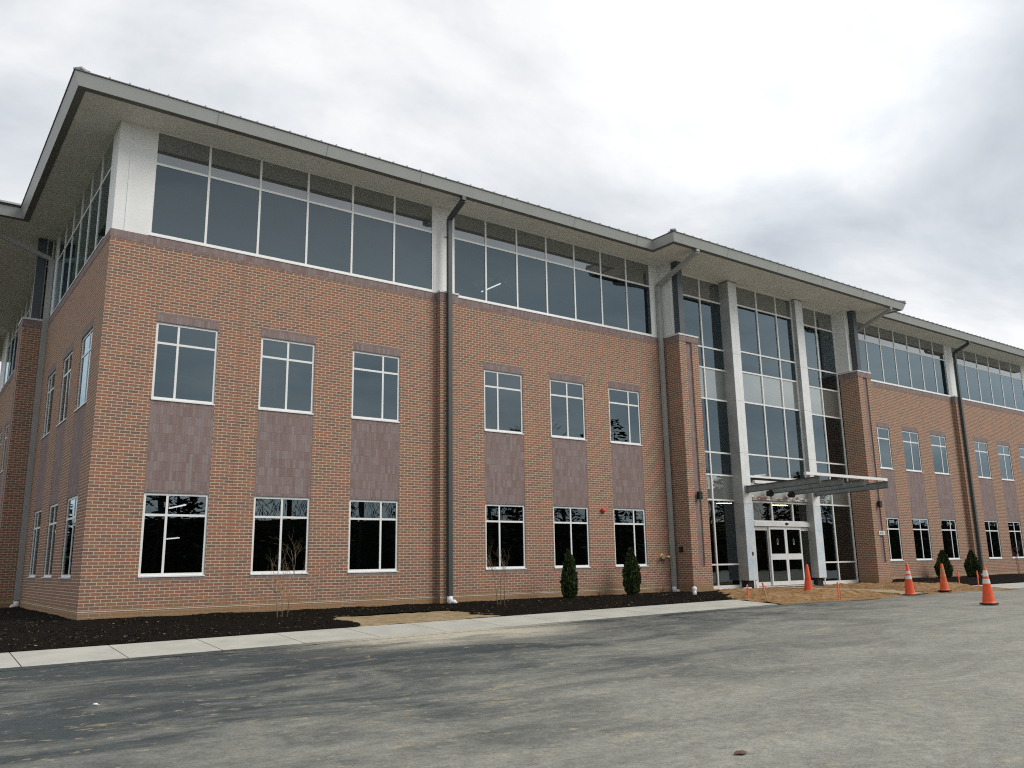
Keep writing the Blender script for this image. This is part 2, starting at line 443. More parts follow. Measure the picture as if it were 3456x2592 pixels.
# windows, with panel, lintel and sill course between them
def frame_mesh(mull):
    f = MB(); y0, y1 = 0.035, 0.14; b = 0.062; zt = WH-0.54
    f.box(0, y0, 0.03, b, y1, WH); f.box(WW-b, y0, 0.03, WW, y1, WH)
    f.box(b, y0, WH-b, WW-b, y1, WH); f.box(b, y0, 0.03, WW-b, y1, 0.03+b)
    xm = WW*mull
    f.box(b, y0+.004, zt-.028, WW-b, y1-.01, zt+.028)
    f.box(xm-.028, y0+.003, 0.03+b, xm+.028, y1-.008, WH-b)
    p = MB(); xs = [(b, xm-.028), (xm+.028, WW-b)]
    for a, c in xs:
        p.box(a, .051, .03+b, c, .062, zt-.028); p.box(a, .051, zt+.028, c, .062, WH-b)
    s = MB(); s.box(-.004, -.022, 0.0, WW+.004, .05, .032)
    return f, p, s
protos = {}
def window(u, z, mull, side=False):
    k = mull
    if k not in protos:
        f, p, s = frame_mesh(mull)
        fo = f.build('window', white_al, bld, bevel=0.006)
        p.build('pane', vision, fo); s.build('sill', white_al, fo)
        protos[k] = fo; o = fo
    else:
        o = copy_tree(protos[k], bld)
    o.location = (0, -u, z) if side else (u, 0, z)
    o.rotation_euler.z = R(-90) if side else 0
    return o
def bay_fill(u, side=False):
    pl = S_place if side else F_place
    def slab(z0, z1, d0, d1, name, m_, e0=0.0):
        q = MB(); a = pl(u-e0, d0, z0); b = pl(u+WW+e0, d1, z1)
        q.box(*a, *b); return q.build(name, m_, bld)
    slab(Z_HEAD+.012, Z_USILL-.002, 0.006, 0.3, 'spandrel_panel', mauve)
    slab(Z_UHEAD+.012, Z_LINT, -0.003, 0.3, 'lintel', mauve, 0.006)
    slab(Z_SILL-BR, Z_SILL-.002, -0.006, 0.3, 'sill_course', mauve, 0.004)
    q = MB()
    for zz in (Z_HEAD, Z_UHEAD):
        q.box(*pl(u+.001, 0.001, zz), *pl(u+WW-.001, 0.3, zz+.011))
        dd = 0.002 if zz == Z_HEAD else -.0065
        for fr in (.05, .52, .95):       # open weep joints over the steel angle
            q.box(*pl(u+WW*fr-.007, dd, zz+.0115), *pl(u+WW*fr+.007, .02, zz+.075))
    q.build('shelf_angle', edge_dark, bld)
for x, k in front_w:
    window(x, Z_SILL, k); window(x, Z_USILL, k); bay_fill(x)
for u, k in side_w + side_far:
    window(u, Z_SILL, k, True); window(u, Z_USILL, k, True); bay_fill(u, True)

# ribbon windows of the top storey
def ribbon(u0, u1, n, side=False, lower=Z_TOP, rows=(11.555,), name='ribbon_window', top=Z_SOF, d=0.03, sill=True):
    pl = S_place if side else F_place
    w = .030
    fm = MB(); gp = MB(); sp = MB()
    zb = lower+0.005
    def b(a0, a1, z0, z1, d0, d1): fm.box(*pl(a0, d0, z0), *pl(a1, d1, z1))
    xs = [u0+(u1-u0)*i/n for i in range(n+1)]
    for i, x in enumerate(xs):
        lo, hi = (x, x+.055) if i == 0 else ((x-.055, x) if i == n else (x-w, x+w))
        b(lo, hi, zb+.07, top-.004, d, d+.13)
    b(u0, u1, zb, zb+.07, d-.004, d+.13)
    for i in range(n):
        a = xs[i]+(.055 if i == 0 else w); c = xs[i+1]-(.055 if i == n-1 else w)
        for zr in rows: b(a, c, zr-.03, zr+.03, d+.004, d+.12)
        b(a, c, top-.03, top-.004, d+.004, d+.12)
        gp.box(*pl(a, d+.022, zb+.07), *pl(c, d+.034, rows[0]-.03))
        sp.box(*pl(a, d+.022, rows[0]+.03), *pl(c, d+.034, top-.03))
    fo = fm.build(name, white_al, bld)
    gp.build('pane', vision, fo); sp.build('spandrel_pane', spandrel, fo)
    if sill:
        s = MB(); s.box(*pl(u0-.02 if u0 > 1 else u0, -.03, lower-.03), *pl(u1+.02, d+.01, lower+.003))
        s.build('sill', white_al, fo)
ribbon(0.90, 9.415, 6); ribbon(10.15, 19.22, 7)
ribbon(2*XMID-19.22, 2*XMID-10.15, 7); ribbon(2*XMID-9.415, XEND-0.90, 6)
ribbon(-9.47, -0.85, 6, True)
ribbon(-23.6, -11.6, 8, True)
# white corner and intermediate panels beside them
def panel(u0, u1, side=False, z0=Z_TOP-.034, d=0.02, seam=None):
    pl = S_place if side else F_place
    q = MB(); q.box(*pl(u0, d, z0), *pl(u1, 0.3, Z_SOF-.003))
    if seam:
        q.box(*pl(seam-.035, d-.012, z0), *pl(seam, d-.001, Z_SOF-.003))
    q.build('metal_panel', white_pan, bld)
q = MB()
q.box(0.02, 0.02, Z_TOP-.034, 0.90, 0.30, Z_SOF-.003); q.box(0.0203, 0.301, Z_TOP-.034, 0.30, 0.85, Z_SOF-.003)
q.box(0.30, 0.009, Z_TOP-.034, 0.335, 0.0195, Z_SOF-.004)
q.build('corner_panel', white_pan, bld)
panel(9.415, 10.15); panel(19.22, 19.69); panel(2*XMID-19.69+.22, 2*XMID-19.22); panel(2*XMID-10.15, 2*XMID-9.415)
panel(XEND-.9, XEND-.02)
panel(-9.97, -9.47, True); panel(-25.6, -23.6, True); panel(-11.6, -10.9, True)
# pilasters with metal caps
for a, b in ((PIL0, PIL1), (2*XMID-PIL1, 2*XMID-PIL0)):
    q = MB(); q.box(a, -0.22, ZB, b, 0.0, 9.22); po = q.build('pilaster', brick, bld)
    q = MB(); q.box(a-.012, -0.232, 9.22, b+.012, 0.34, 9.512); q.build('soldier_course', mauve, po)
    q = MB(); q.box(a-.03, -0.25, 9.512, b+.03, 0.34, 9.566); q.build('cap', cap_m, po)
    q = MB(); q.box(a+.002, -0.226, 0.186, b+.002, -0.2, 0.2); q.build('base_flashing', concrete_light, po)

# tall piers either side of the entrance, and the one on the left side
def pier(x0, x1, y, strip, ztop=9.27):
    q = MB()
    hol = [(strip[0], strip[1], 0.91, 9.27)] if strip else []
    wall_cells(q, x0, x1, ZB, ztop, hol, lambda u, d, z: (u, y+d, z), 0.12)
    q.face([(x0, 0.0, ZB), (x0, y+.12, ZB), (x0, y+.12, ztop), (x0, 0.0, ztop)]); q.face([(x1, y+.12, ZB), (x1, 0.1, ZB), (x1, 0.1, ztop), (x1, y+.12, ztop)])
    po = q.build('pier', brick, bld)
    if strip:
        q = MB(); q.box(strip[0], y+.05, .91, strip[1], y+.118, 9.27); q.build('recessed_strip', mauve, po)
    q = MB(); q.box(x0-.012, y-.012, ztop+.001, x1+.012, 0.02, 9.50); q.build('soldier_course', mauve, po)
    q = MB(); q.box(x0-.03, y-.03, 9.501, x1+.03, 0.03, 9.562); q.build('cap', cap_m, po)
    return po
pier(P1X0, P1X1, P1Y, (20.03, 20.35)); pier(P2X0, P2X1, P2Y, (31.89, 32.20))
for yy in (9.95, 25.0):
    q = MB()
    hol = [(yy+.35, yy+.70, .91, 9.27)]
    q.box(-0.74, yy, ZB, 0.0, yy+1.05, 9.27); po = q.build('pier', brick, bld)
    q = MB(); q.box(-0.75, yy+.35, .91, -0.7, yy+.68, 9.26); q.build('recessed_strip', mauve, po)
    q = MB(); q.box(-0.752, yy-.012, 9.271, 0.02, yy+1.062, 9.50); q.build('soldier_course', mauve, po)
    q = MB(); q.box(-0.77, yy-.03, 9.501, 0.03, yy+1.08, 9.562); q.build('cap', cap_m, po)
    q = MB(); q.box(-0.744, yy-.006, .186, -.01, yy+.02, .2); q.build('base_flashing', concrete_light, po)
    q = MB(); q.box(-.52, yy+.02, 9.563, -.26, yy+.28, Z_SOF-.002); q.build('steel_column', steel_dk, bld)
# small return window beside the side column
q = MB(); q.box(-.24, 10.12, 9.563, -.20, 10.18, Z_SOF-.01); q.box(-.06, 10.12, 9.563, -.02, 10.18, Z_SOF-.01); q.box(-.2, 10.12, 11.5, -.06, 10.18, 11.56)
ro = q.build('return_window', white_al, bld)
q = MB(); q.box(-.2, 10.145, 9.563, -.06, 10.155, 11.5); q.box(-.2, 10.145, 11.56, -.06, 10.155, Z_SOF-.01); q.build('pane', vision, ro)
# steel columns on the entrance piers, white return walls behind them
for x0, x1, y0, y1, wx0, wx1 in ((19.79, 20.07, -.84, -.57, 19.69, 19.86), (31.66, 31.94, -.88, -.61, 31.40, 31.60)):
    q = MB(); q.box(x0, y0, 9.563, x1, y1, Z_SOF-.002); q.build('steel_column', steel_dk, bld)
    q = MB(); q.box(wx0, y1+.004, 9.5635, wx1, 0.02, Z_SOF-.003); q.box(wx0-.014, y1+.003, 9.5636, wx0-.001, y1+.04, Z_SOF-.004)
    q.build('return_panel', white_pan, bld)

# ------------------------------------------------------------------ entrance curtain wall
ROWS = [12.44, 11.58, 9.555, 8.70, 7.43, 5.285, 4.40, 3.42, 0.955, 0.075]
def curtain(xs, d, rows, solid_rows, name, first=True, lo_rail=0.07):
    fm = MB(); panes = MB(); sp = MB(); spm = MB(); w = .031
    for i, x in enumerate(xs):
        fm.box(x-w, d-.045, rows[-1]-.05, x+w, d+.10, rows[0]+.026)
    for i in range(len(xs)-1):
        a, c = xs[i]+w, xs[i+1]-w
        for j, z in enumerate(rows):
            h = .03 if 0 < j < len(rows)-1 else .026
            fm.box(a, d-.041, z-h-(0.03 if j == len(rows)-1 else 0), c, d+.09, z+h+(lo_rail if j == len(rows)-1 else 0))
        for j in range(len(rows)-1):
            zt, zb = rows[j]-.03, rows[j+1]+.03
            tgt = sp if j == 0 else (spm if j in solid_rows else panes)
            tgt.box(a, d, zb, c, d+.012, zt)
    fo = fm.build(name, white_al, bld)
    panes.build('pane', vision, fo)
    if sp.f: sp.build('spandrel_pane', spandrel, fo)
    if spm.f: spm.build('spandrel_pane', spandrel_mid, fo)
    return fo
curtain([20.75, 22.06, 23.40], GY, ROWS, (3, 6), 'curtain_wall')
curtain([28.66, 30.02, 31.40], GY, ROWS, (3, 6), 'curtain_wall')
q = MB(); q.box(19.9, GY+.002, 9.57, 20.717, GY+.014, 11.55); q.build('pane', vision, bld)
q = MB(); q.box(19.9, GY+.002, 11.55, 20.717, GY+.014, 12.44); q.build('spandrel_pane', spandrel, bld)
CR = [12.44, 11.60, 9.58, 8.72, 7.44, 5.29, 4.415]
curtain([23.90, 25.385, 26.725, 27.86], -0.18, CR, (3,), 'curtain_wall', lo_rail=0.0)
# dark slot and grey sheathing above the doors
q = MB(); q.box(23.87, -0.14, 4.16, 27.87, 0.1, 4.36); q.build('dark_slot', black, bld)
q = MB(); q.box(23.87, -0.165, 3.46, 27.87, -0.02, 4.158); so = q.build('sheathing_board', wrap, bld)
# torn edge of white and red building paper along its foot
tear_w = mat('torn_white_paper', (0.72, 0.72, 0.70), 0.6)
tear_r = mat('torn_red_print', (0.42, 0.16, 0.14), 0.7)
q = MB()
rt = random.Random(5)
for i in range(60):
    x = 23.95 + rt.random()*3.8
    big = x > 26.6
    w_ = rt.uniform(.05, .28); h_ = rt.uniform(.02, .07 if not big else .12); z_ = 3.47 + rt.uniform(0, .12)
    yv = -0.17 - rt.uniform(0.002, .03)
    mi = 0 if (rt.random() < (.65 if big else .45)) else 1
    q.face([(x, yv, z_), (x+w_, yv-rt.uniform(0, .02), z_+rt.uniform(-.01, .02)), (x+w_*.9, yv, z_+h_), (x+.02, yv-.01, z_+h_*rt.uniform(.6, 1.1))], mi)
q.build('torn_building_paper', [tear_w, tear_r], so)

# columns in silver cladding
for x0, x1 in ((23.33, 23.86), (27.88, 28.42)):
    q = MB(); xm = (x0+x1)/2
    zj = [0.33, 3.30, 5.29, 7.42, 9.36, Z_SOF-.02]
    for a, b in zip(zj[:-1], zj[1:]):
        mi = 0 if a > 3 else 1
        q.box(x0, -0.42, a+.004, xm-.012, GY-.05, b-.004, mi)
        q.box(xm+.012, -0.405, a+.004, x1, GY-.05, b-.004, mi)
    q.box(x0+.01, -.39, 0.34, x1-.01, GY-.06, Z_SOF-.022, 2)
    co = q.build('entrance_column', [alu, film, trim_dark], bld)
    q = MB(); 
    for a, b in zip(zj[:-1], zj[1:]): q.box(x0-.006, -0.40, a+.004, x0-.0005, GY+.09, b-.004)
    q.build('side_sheet', galv, co)
    q = MB(); q.box(x0-.05, -.44, Z_SOF-.02, x1+.03, GY, Z_SOF-.003); q.build('top_plate', trim_dark, co)
    q = MB(); q.box(x0+.05, -.30, -0.1, x1-.12, -.02, .33); q.build('bare_core', black_rough, co)
    q = MB(); q.tube([(x1-.10, -.36, -.05), (x1-.10, -.36, .36)], .018, 8); q.tube([(x1-.02, -.33, -.05), (x1-.02, -.33, .36)], .018, 8)
    q.build('conduit', pvc, co)
    if x0 < 25:
        q = MB(); q.box(x0+.30, -.432, 1.28, x0+.36, -.4195, 1.42); q.build('push_plate', black, co)
# dark plinth under the side glazing
each('black_plinth', black_rough, bld, [(20.72, 0.04, -.3, 23.5, .2, .022), (28.5, .04, -.3, 31.47, .2, .022)])

# ------------------------------------------------------------------ sliding doors
D0, D1, DY = 24.20, 28.15, -0.10
decal_m = mat('faded_decal', (0.33, 0.34, 0.32), .6)
ent = MB()
ent.box(23.87, DY-.03, 0.0, D0+.05, DY+.10, 3.42); ent.box(D1-.03, DY-.03, 0.0, 28.24, DY+.10, 3.42)
ent.box(D0-.02, DY-.10, 2.43, D1+.14, DY+.08, 2.61)                      # operator box
ent.box(D0+.05, DY-.02, 3.37, D1-.03, DY+.09, 3.44); ent.box(D0+.05, DY-.02, 2.612, D1-.03, DY+.09, 2.66)
for x in (25.485, 26.875): ent.box(x-.04, DY-.018, 2.66, x+.04, DY+.088, 3.37)
ent.box(D0-.05, DY-.02, 0.03, D1+.02, DY+.1, 0.07)
eo = ent.build('sliding_entrance', alu, bld, bevel=.004)
q = MB()
for a, b in ((D0+.05, 25.445), (25.525, 26.835), (26.915, D1-.03)): q.box(a, DY+.03, 2.66, b, DY+.04, 3.37)
q.build('transom_pane', door_glass, eo)
q = MB(); q.lathe([(0, 0.05), (.06, .045), (.11, .02), (.12, 0)], 12, (0, 0, 0), axis='y'); so = q.build('motion_sensor', black, eo, loc=(26.26, DY-.10, 2.54)); so.scale = (1, 1, .45)
def leaf(name, x0, x1, dy, mid):
    f = MB(); s = .06 if not mid else .075
    y0, y1 = DY+dy, DY+dy+.045
    f.box(x0, y0, .09, x0+s, y1, 2.41); f.box(x1-s, y0, .09, x1, y1, 2.41)
    f.box(x0+s, y0, 2.31 if mid else 2.27, x1-s, y1, 2.41); f.box(x0+s, y0, .09, x1-s, y1, .25 if mid else .24)
    if mid: f.box(x0+s, y0-.003, 1.10, x1-s, y1, 1.335)
    o = f.build(name, alu, eo, bevel=.003)
    g = MB()
    if mid: g.box(x0+s, y0+.02, .25, x1-s, y0+.028, 1.10); g.box(x0+s, y0+.02, 1.335, x1-s, y0+.028, 2.31)
    else: g.box(x0+s, y0+.02, .24, x1-s, y0+.028, 2.27)
    g.build('pane', door_glass, o)
    return o
leaf('sidelight', D0+.05, 25.16, .02, False); leaf('sidelight', 27.23, D1-.03, .02, False)
for a, b in ((25.13, 26.205), (26.215, 27.26)):
    lo = leaf('door_leaf', a, b, -.045, True)
    cx = (a+b)/2
    q = MB()                                        # round decal with bars on the upper pane
    for k in range(20):
        t0, t1 = 2*math.pi*k/20, 2*math.pi*(k+1)/20
        q.face([(cx+.05*math.cos(t0), DY-.0275, 1.86+.085*math.sin(t0)), (cx+.05*math.cos(t1), DY-.0275, 1.86+.085*math.sin(t1)),
                (cx+.036*math.cos(t1), DY-.0275, 1.86+.068*math.sin(t1)), (cx+.036*math.cos(t0), DY-.0275, 1.86+.068*math.sin(t0))])
    q.box(cx-.045, DY-.03, 1.70, cx+.045, DY-.0265, 1.755)
    q.build('door_decal', decal_m, lo)

# ------------------------------------------------------------------ unfinished canopy of steel beams
cn = MB()
cn.bar((22.87, -3.60, 4.145), (28.24, -3.60, 4.145), .11, .105)
cn.bar((23.42, -.90, 4.10), (28.05, -.90, 4.10), .11, .11)
can = cn.build('canopy', mat('white_steel_tube', (0.78, 0.78, 0.77), .4, noise=.05), bld, bevel=.006)
for x in (23.56, 25.06, 26.47, 28.10):
    q = MB()
    a = Vector((x, -.35, 3.835)); b = Vector((x, -3.74, 3.935))
    q.bar(a, b, .012, .25); 
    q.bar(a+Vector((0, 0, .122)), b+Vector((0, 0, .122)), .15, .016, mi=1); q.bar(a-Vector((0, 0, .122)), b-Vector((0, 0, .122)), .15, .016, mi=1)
    for yy in (-.9, -3.6):
        q.box(x-.06, yy-.05, 4.0, x+.06, yy+.05, 4.06+(.03 if yy < -2 else -.01))
    q.build('beam', [beam_m, beam_shade], can)
    if x in (23.56, 28.10):
        q = MB(); q.box(x-.12, -.47, 3.70, x+.16, -.425, 3.99); q.build('end_plate', beam_m, can)
for k, x in enumerate((25.06, 26.47)):
    bm = bmesh.new(); bmesh.ops.create_icosphere(bm, subdivisions=3, radius=1)
    rr_ = random.Random(k+3)
    for v in bm.verts:
        s = 1 + .28*math.sin(5*v.co.x+3*k)*math.cos(6*v.co.z+k)+rr_.uniform(-.05, .05)
        v.co = Vector((v.co.x*.17*s, v.co.y*.14*s, v.co.z*.13*s - .07*v.co.x*v.co.x*(1 if v.co.x < 0 else .2)))
    me = bpy.data.meshes.new('flashing_boot'); bm.to_mesh(me); bm.free(); me.materials.append(black_rough)
    o = bpy.data.objects.new('flashing_boot', me); COL.objects.link(o); o.parent = can; o.location = (x-.03, -.42, 3.74)
q = MB(); q.tube([(27.4, -.9, 4.12), (27.4, -.9, 4.36)], .03, 8); q.build('pipe_stub', alu, can)

# ------------------------------------------------------------------ eaves, soffit and roof
BUMP_S, BUMP_F = 1.06, 1.05
BX0, BX1, BSY = 19.36, 32.50, 9.62
def path(d):
    return [(-BUMP_S-d, DEPTH+d), (-BUMP_S-d, BSY-d), (-d, BSY-d), (-d, -d), (BX0-d, -d), (BX0-d, -BUMP_F-d),
            (BX1+d, -BUMP_F-d), (BX1+d, -d), (XEND+d, -d), (XEND+d, DEPTH+d)]
def strip(mb, d0, z0, d1, z1, mi=0):
    a, b = path(d0), path(d1)
    for i in range(len(a)-1):
        mb.face([(*a[i], z0), (*a[i+1], z0), (*b[i+1], z1), (*b[i], z1)], mi)
fm = MB(); strip(fm, 1.185, 12.462, 1.30, 12.765); strip(fm, 1.30, 12.765, 1.27, 12.775)
fas = fm.build('fascia', fascia_m, bld)
seam_m = mat('fascia_joint', (0.22, 0.235, 0.225), .5)
for x in (2.1, 5.15, 8.2, 11.25, 14.3, 17.3):
    q = MB(); q.bar((x, -1.187, 12.465), (x, -1.3015, 12.763), .012, .004, (0, -1, .3)); q.build('joint', seam_m, fas)
for x in (18.06+3.05, 24.2, 27.25, 30.3):
    q = MB(); q.bar((x, -1.187-BUMP_F, 12.465), (x, -1.3015-BUMP_F, 12.763), .012, .004, (0, -1, .3)); q.build('joint', seam_m, fas)
fm = MB(); strip(fm, 1.325, 12.775, 1.325, 12.80); strip(fm, 1.27, 12.775, 1.325, 12.775); fm.build('drip_edge', edge_dark, bld)
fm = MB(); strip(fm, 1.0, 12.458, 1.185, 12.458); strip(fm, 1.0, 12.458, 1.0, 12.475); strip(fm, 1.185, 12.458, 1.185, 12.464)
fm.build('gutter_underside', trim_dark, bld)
p = path(1.02)
fm = MB(); fm.face([(*q_, Z_SOF) for q_ in p][::-1])
fm.build('soffit', soffit_m, bld)
# hipped roof: eave edge, rising at 12 degrees to a flat top, standing seams along the slopes
TAN = math.tan(R(12)); RZ = 12.80
rm = MB()
a, b = path(1.325), path(-6.0)
for i in range(len(a)-1):
    rm.face([(*a[i], RZ), (*a[i+1], RZ), (*b[i+1], RZ+7.3*TAN), (*b[i], RZ+7.3*TAN)])
rm.face([(*q_, RZ+7.3*TAN) for q_ in b])
def rib(x, y, dx, dy, n=5.5):
    rm.bar((x, y, RZ+.018), (x+dx*n, y+dy*n, RZ+.018+n*TAN), .03, .04)
k = 0
x = -1.0
while x < XEND:
    y = -1.32 if not (BX0-1.3 < x < BX1+1.3) else -2.37
    nn = 5.5
    if x < 6: nn = min(5.5, x+1.6)
    if y < -2: nn = max(.4, min(5.5, x-(BX0-1.3)+.25, (BX1+1.3)-x+.25))
    rib(x, y, 0, 1, nn); x += .457
y = -1.0
while y < BSY-1.5: rib(-1.32, y, 1, 0, min(5.5, y+1.6)); y += .457
rm.bar((-1.25, -1.25, RZ+.06), (4, 4, RZ+.06+5.25*TAN), .22, .05)
rm.bar((-1.25-.02, BSY-1.3, RZ+.05), (-2.3, BSY-1.3, RZ+.05), .2, .06)
rm.bar((BX0-1.3, -2.33, RZ+.06), (BX0+4, 3, RZ+.06+5*TAN), .2, .05)
rm.bar((BX1+1.3, -2.33, RZ+.06), (BX1-4, 3, RZ+.06+5*TAN), .2, .05)
rm.build('roof', roof_m, bld)

# ------------------------------------------------------------------ downspouts
def downspout(pts, w, dpt, m_, boot=None):
    q = MB()
    for p_, q_ in zip(pts[:-1], pts[1:]):
        d = Vector(q_)-Vector(p_); up = (0, 1, 0) if abs(d.z) > abs(d.y) + abs(d.x) else (0, 0, 1)
        q.bar(p_, q_, w, dpt, up)
    o = q.build('downspout', m_, bld, bevel=.008)
    if boot:
        x, y, z, s = boot
        b_ = MB(); b_.lathe([(.0, .19), (.085, .19), (.095, .05), (.07, .0), (.07, -.06)], 14, (x, y, z))
        b_.tube([(x+.03, y-.02, z+.03), (x+.12*s, y-.06, z+.02), (x+.19*s, y-.08, z-.05)], [.07, .075, .05], 10)
        b_.build('boot', pvc, o)
    return o
def strap(x0, x1, y, z, parent):
    q = MB(); q.box(x0, y, z-.02, x1, y+.012, z+.02); q.build('strap', ds_dark, parent)
d1 = downspout([(9.80, -.30, .20), (9.80, -.30, 11.98), (9.80, -1.12, 12.33), (9.80, -1.12, 12.47)], .14, .12, ds_dark, (9.80, -.30, .03, 1))
strap(9.60, 9.72, -.29, 11.35, d1); strap(9.70, 9.91, -.233, 5.2, d1)
d2 = downspout([(19.49, -.10, .24), (19.49, -.10, 11.62), (19.49, -2.16, 12.36), (19.49, -2.16, 12.48)], .16, .12, ds_light, (19.49, -.10, .03, 1))
d3 = downspout([(2*XMID-19.40, -.10, .24), (2*XMID-19.40, -.10, 11.62), (2*XMID-19.35, -2.16, 12.36), (2*XMID-19.35, -2.16, 12.48)], .15, .12, ds_light, (2*XMID-19.4, -.1, .03, 1))
d4 = downspout([(2*XMID-9.80, -.30, .20), (2*XMID-9.80, -.30, 11.98), (2*XMID-9.80, -1.12, 12.33), (2*XMID-9.80, -1.12, 12.47)], .155, .13, ds_dark, (2*XMID-9.80, -.30, .03, 1))
strap(2*XMID-10.02, 2*XMID-9.88, -.29, 11.35, d4)
d5 = downspout([(-.09, 9.84, .24), (-.09, 9.84, 11.70), (-2.15, 9.84, 12.40), (-2.15, 9.84, 12.48)], .17, .13, ds_light, (-.09, 9.84, .03, -1))
strap(-.02, .1, 9.78, 11.35, d5)

# ------------------------------------------------------------------ interior, seen through the glass
each('ground_floor', inner_floor, bld, [(.36, .36, -.05, 51.6, 29.5, .04)])
each('floor_slab', inner_dark, bld, [(.36, .36, 3.75, 19.9, 29.5, 4.35), (32.2, .36, 3.75, 51.6, 29.5, 4.35), (.36, .36, 7.65, 19.9, 29.5, 8.65),
     (32.2, .36, 7.65, 51.6, 29.5, 8.65), (19.95, 6.0, 3.75, 32.15, 29.5, 4.35), (19.95, 1.5, 7.65, 32.15, 29.5, 8.65)])
for z0, z1 in ((.045, 3.745), (4.355, 7.645), (8.655, 12.465)):
    each('partition_wall', inner_dark, bld, [(.6, 11.0, z0, 51.5, 11.15, z1), (19.72, .5, z0, 19.88, 10.99, z1), (32.24, .5, z0, 32.40, 10.99, z1)])
q = MB(); q.box(23.0, 6.4, 2.3, 32.2, 6.55, 3.74); q.build('lobby_wall', inner_ochre, bld)

def tube_light(a, b, m_, label, name='tube_light'):
    a, b = Vector(a), Vector(b)
    root = empty(name, (a+b)/2, label, 'ceiling light', 'lit tube lights inside the building')
    c_ = (a+b)/2; d = (b-a)
    q = MB(); q.bar(a-c_-d*.02+Vector((0, 0, .05)), b-c_+d*.02+Vector((0, 0, .05)), .10, .05); q.build('housing', inner_dark, root)
    q = MB(); q.bar(a-c_, b-c_, .045, .03); q.build('diffuser', m_, root)
    return root
tube_light((2.93, 4.2, 2.88), (2.97, 2.7, 2.88), tube_white, 'upper glowing tube light seen through the ground floor window nearest the corner')
tube_light((3.13, 5.1, 2.02), (3.20, 4.0, 2.02), tube_white, 'lower short glowing tube light seen through the ground floor window nearest the corner')
tube_light((15.36, 6.0, 12.30), (15.40, 4.7, 12.30), tube_white, 'glowing tube light in the top storey to the right of the dark downspout')
tube_light((25.2, 2.5, 3.53), (26.2, 2.5, 3.56), tube_warm, 'warm tube light in the tall glazing left of the entrance doors')
tube_light((28.95, 2.5, 3.55), (30.15, 2.5, 3.57), tube_warm, 'warm tube light seen through the panes above the sliding doors')
tube_light((27.93, 2.5, 4.87), (28.72, 2.5, 4.93), tube_white, 'glowing tube light just above the steel canopy')

# ------------------------------------------------------------------ fixtures on the walls
o = empty('fire_alarm_bell', (16.21, 0, 2.867), 'small red alarm bell on the brick between two ground floor windows', 'alarm bell')
q = MB(); q.lathe([(0, .10), (.05, .095), (.08, .07), (.09, .035), (.085, .03)], 20, axis='y'); q.build('gong', red_m, o)
q = MB(); q.lathe([(.0, .03), (.06, .03), (.06, .0)], 16, axis='y'); q.build('back_box', red_m, o)
def wall_lamp(x, y, z, label):
    o = empty('wall_lamp', (x, y, z), label, 'wall lamp', 'black wall lamps on the entrance piers')
    q = MB(); q.box(-.085, -.15, -.14, .085, -.02, .14); q.build('lamp_body', black, o, bevel=.01)
    q = MB(); q.box(-.06, -.02, -.10, .06, 0.0, .10); q.build('back_plate', black, o)
    q = MB(); q.box(-.06, -.13, -.146, .06, -.04, -.1405); q.build('lens', mat('frosted_lens', (.5, .5, .48), .3), o)
    return o
wall_lamp(20.19, P1Y, 3.45, 'black box lamp on the brick pier left of the entrance')
wall_lamp(32.02, P2Y, 3.45, 'black box lamp on the brick pier right of the entrance, above the number sign')
o = empty('key_box', (P1X0, -.38, 1.53), 'small black box on the shaded side of the left entrance pier', 'wall box')
q = MB(); q.box(-.06, -.085, -.10, 0, .085, .10); q.build('box_body', black, o, bevel=.01)
q = MB(); q.box(-.066, -.06, -.07, -.0605, .06, .05); q.build('lid', black_rough, o)
o = empty('fire_hose_connection', (19.05, 0, 1.27), 'brass twin hose inlet low on the wall beside the light grey downspout', 'hose connection')
q = MB(); q.lathe([(0, .03), (.13, .03), (.13, .0)], 18, axis='y'); q.build('wall_plate', brass, o)
q = MB(); q.tube([(0, -.02, 0), (0, -.10, 0)], [.075, .08], 12); q.build('body', brass, o)
for s in (-1, 1):
    q = MB(); q.tube([(s*.03, -.08, 0), (s*.10, -.15, -.01), (s*.14, -.19, -.02)], [.05, .055, .055], 12); io = q.build('inlet', brass, o)
    q = MB(); q.tube([(s*.14, -.19, -.02), (s*.16, -.21, -.023)], [.064, .064], 12); q.build('cap', mat('tarnished_brass', (.55, .5, .34), .45, .4), io)
# house number
o = empty('number_sign', (31.83, P2Y, 2.10), 'white number plate reading 4501 on the right entrance pier', 'sign')
q = MB(); q.box(0, -.03, -.01, .47, -.012, .175); q.build('plate', mat('sign_white', (.78, .78, .77), .4), o)
q = MB(); q.box(.17, -.012, .02, .30, 0.06, .15); q.build('bracket', black, o)
num = mat('sign_digits', (.05, .06, .065), .5)
fc = bpy.data.curves.new('digits', 'FONT'); fc.body = '4501'; fc.size = .185; fc.extrude = .002; fc.align_x = 'CENTER'
to = bpy.data.objects.new('digits_tmp', fc); COL.objects.link(to)
bpy.context.view_layer.update()
dg = bpy.context.evaluated_depsgraph_get()
me = bpy.data.meshes.new_from_object(to.evaluated_get(dg)); bpy.data.objects.remove(to)
me.materials.clear(); me.materials.append(num)
no = bpy.data.objects.new('digits', me); COL.objects.link(no); no.parent = o
no.location = (.235, -.0325, .018); no.rotation_euler = (R(90), 0, 0)

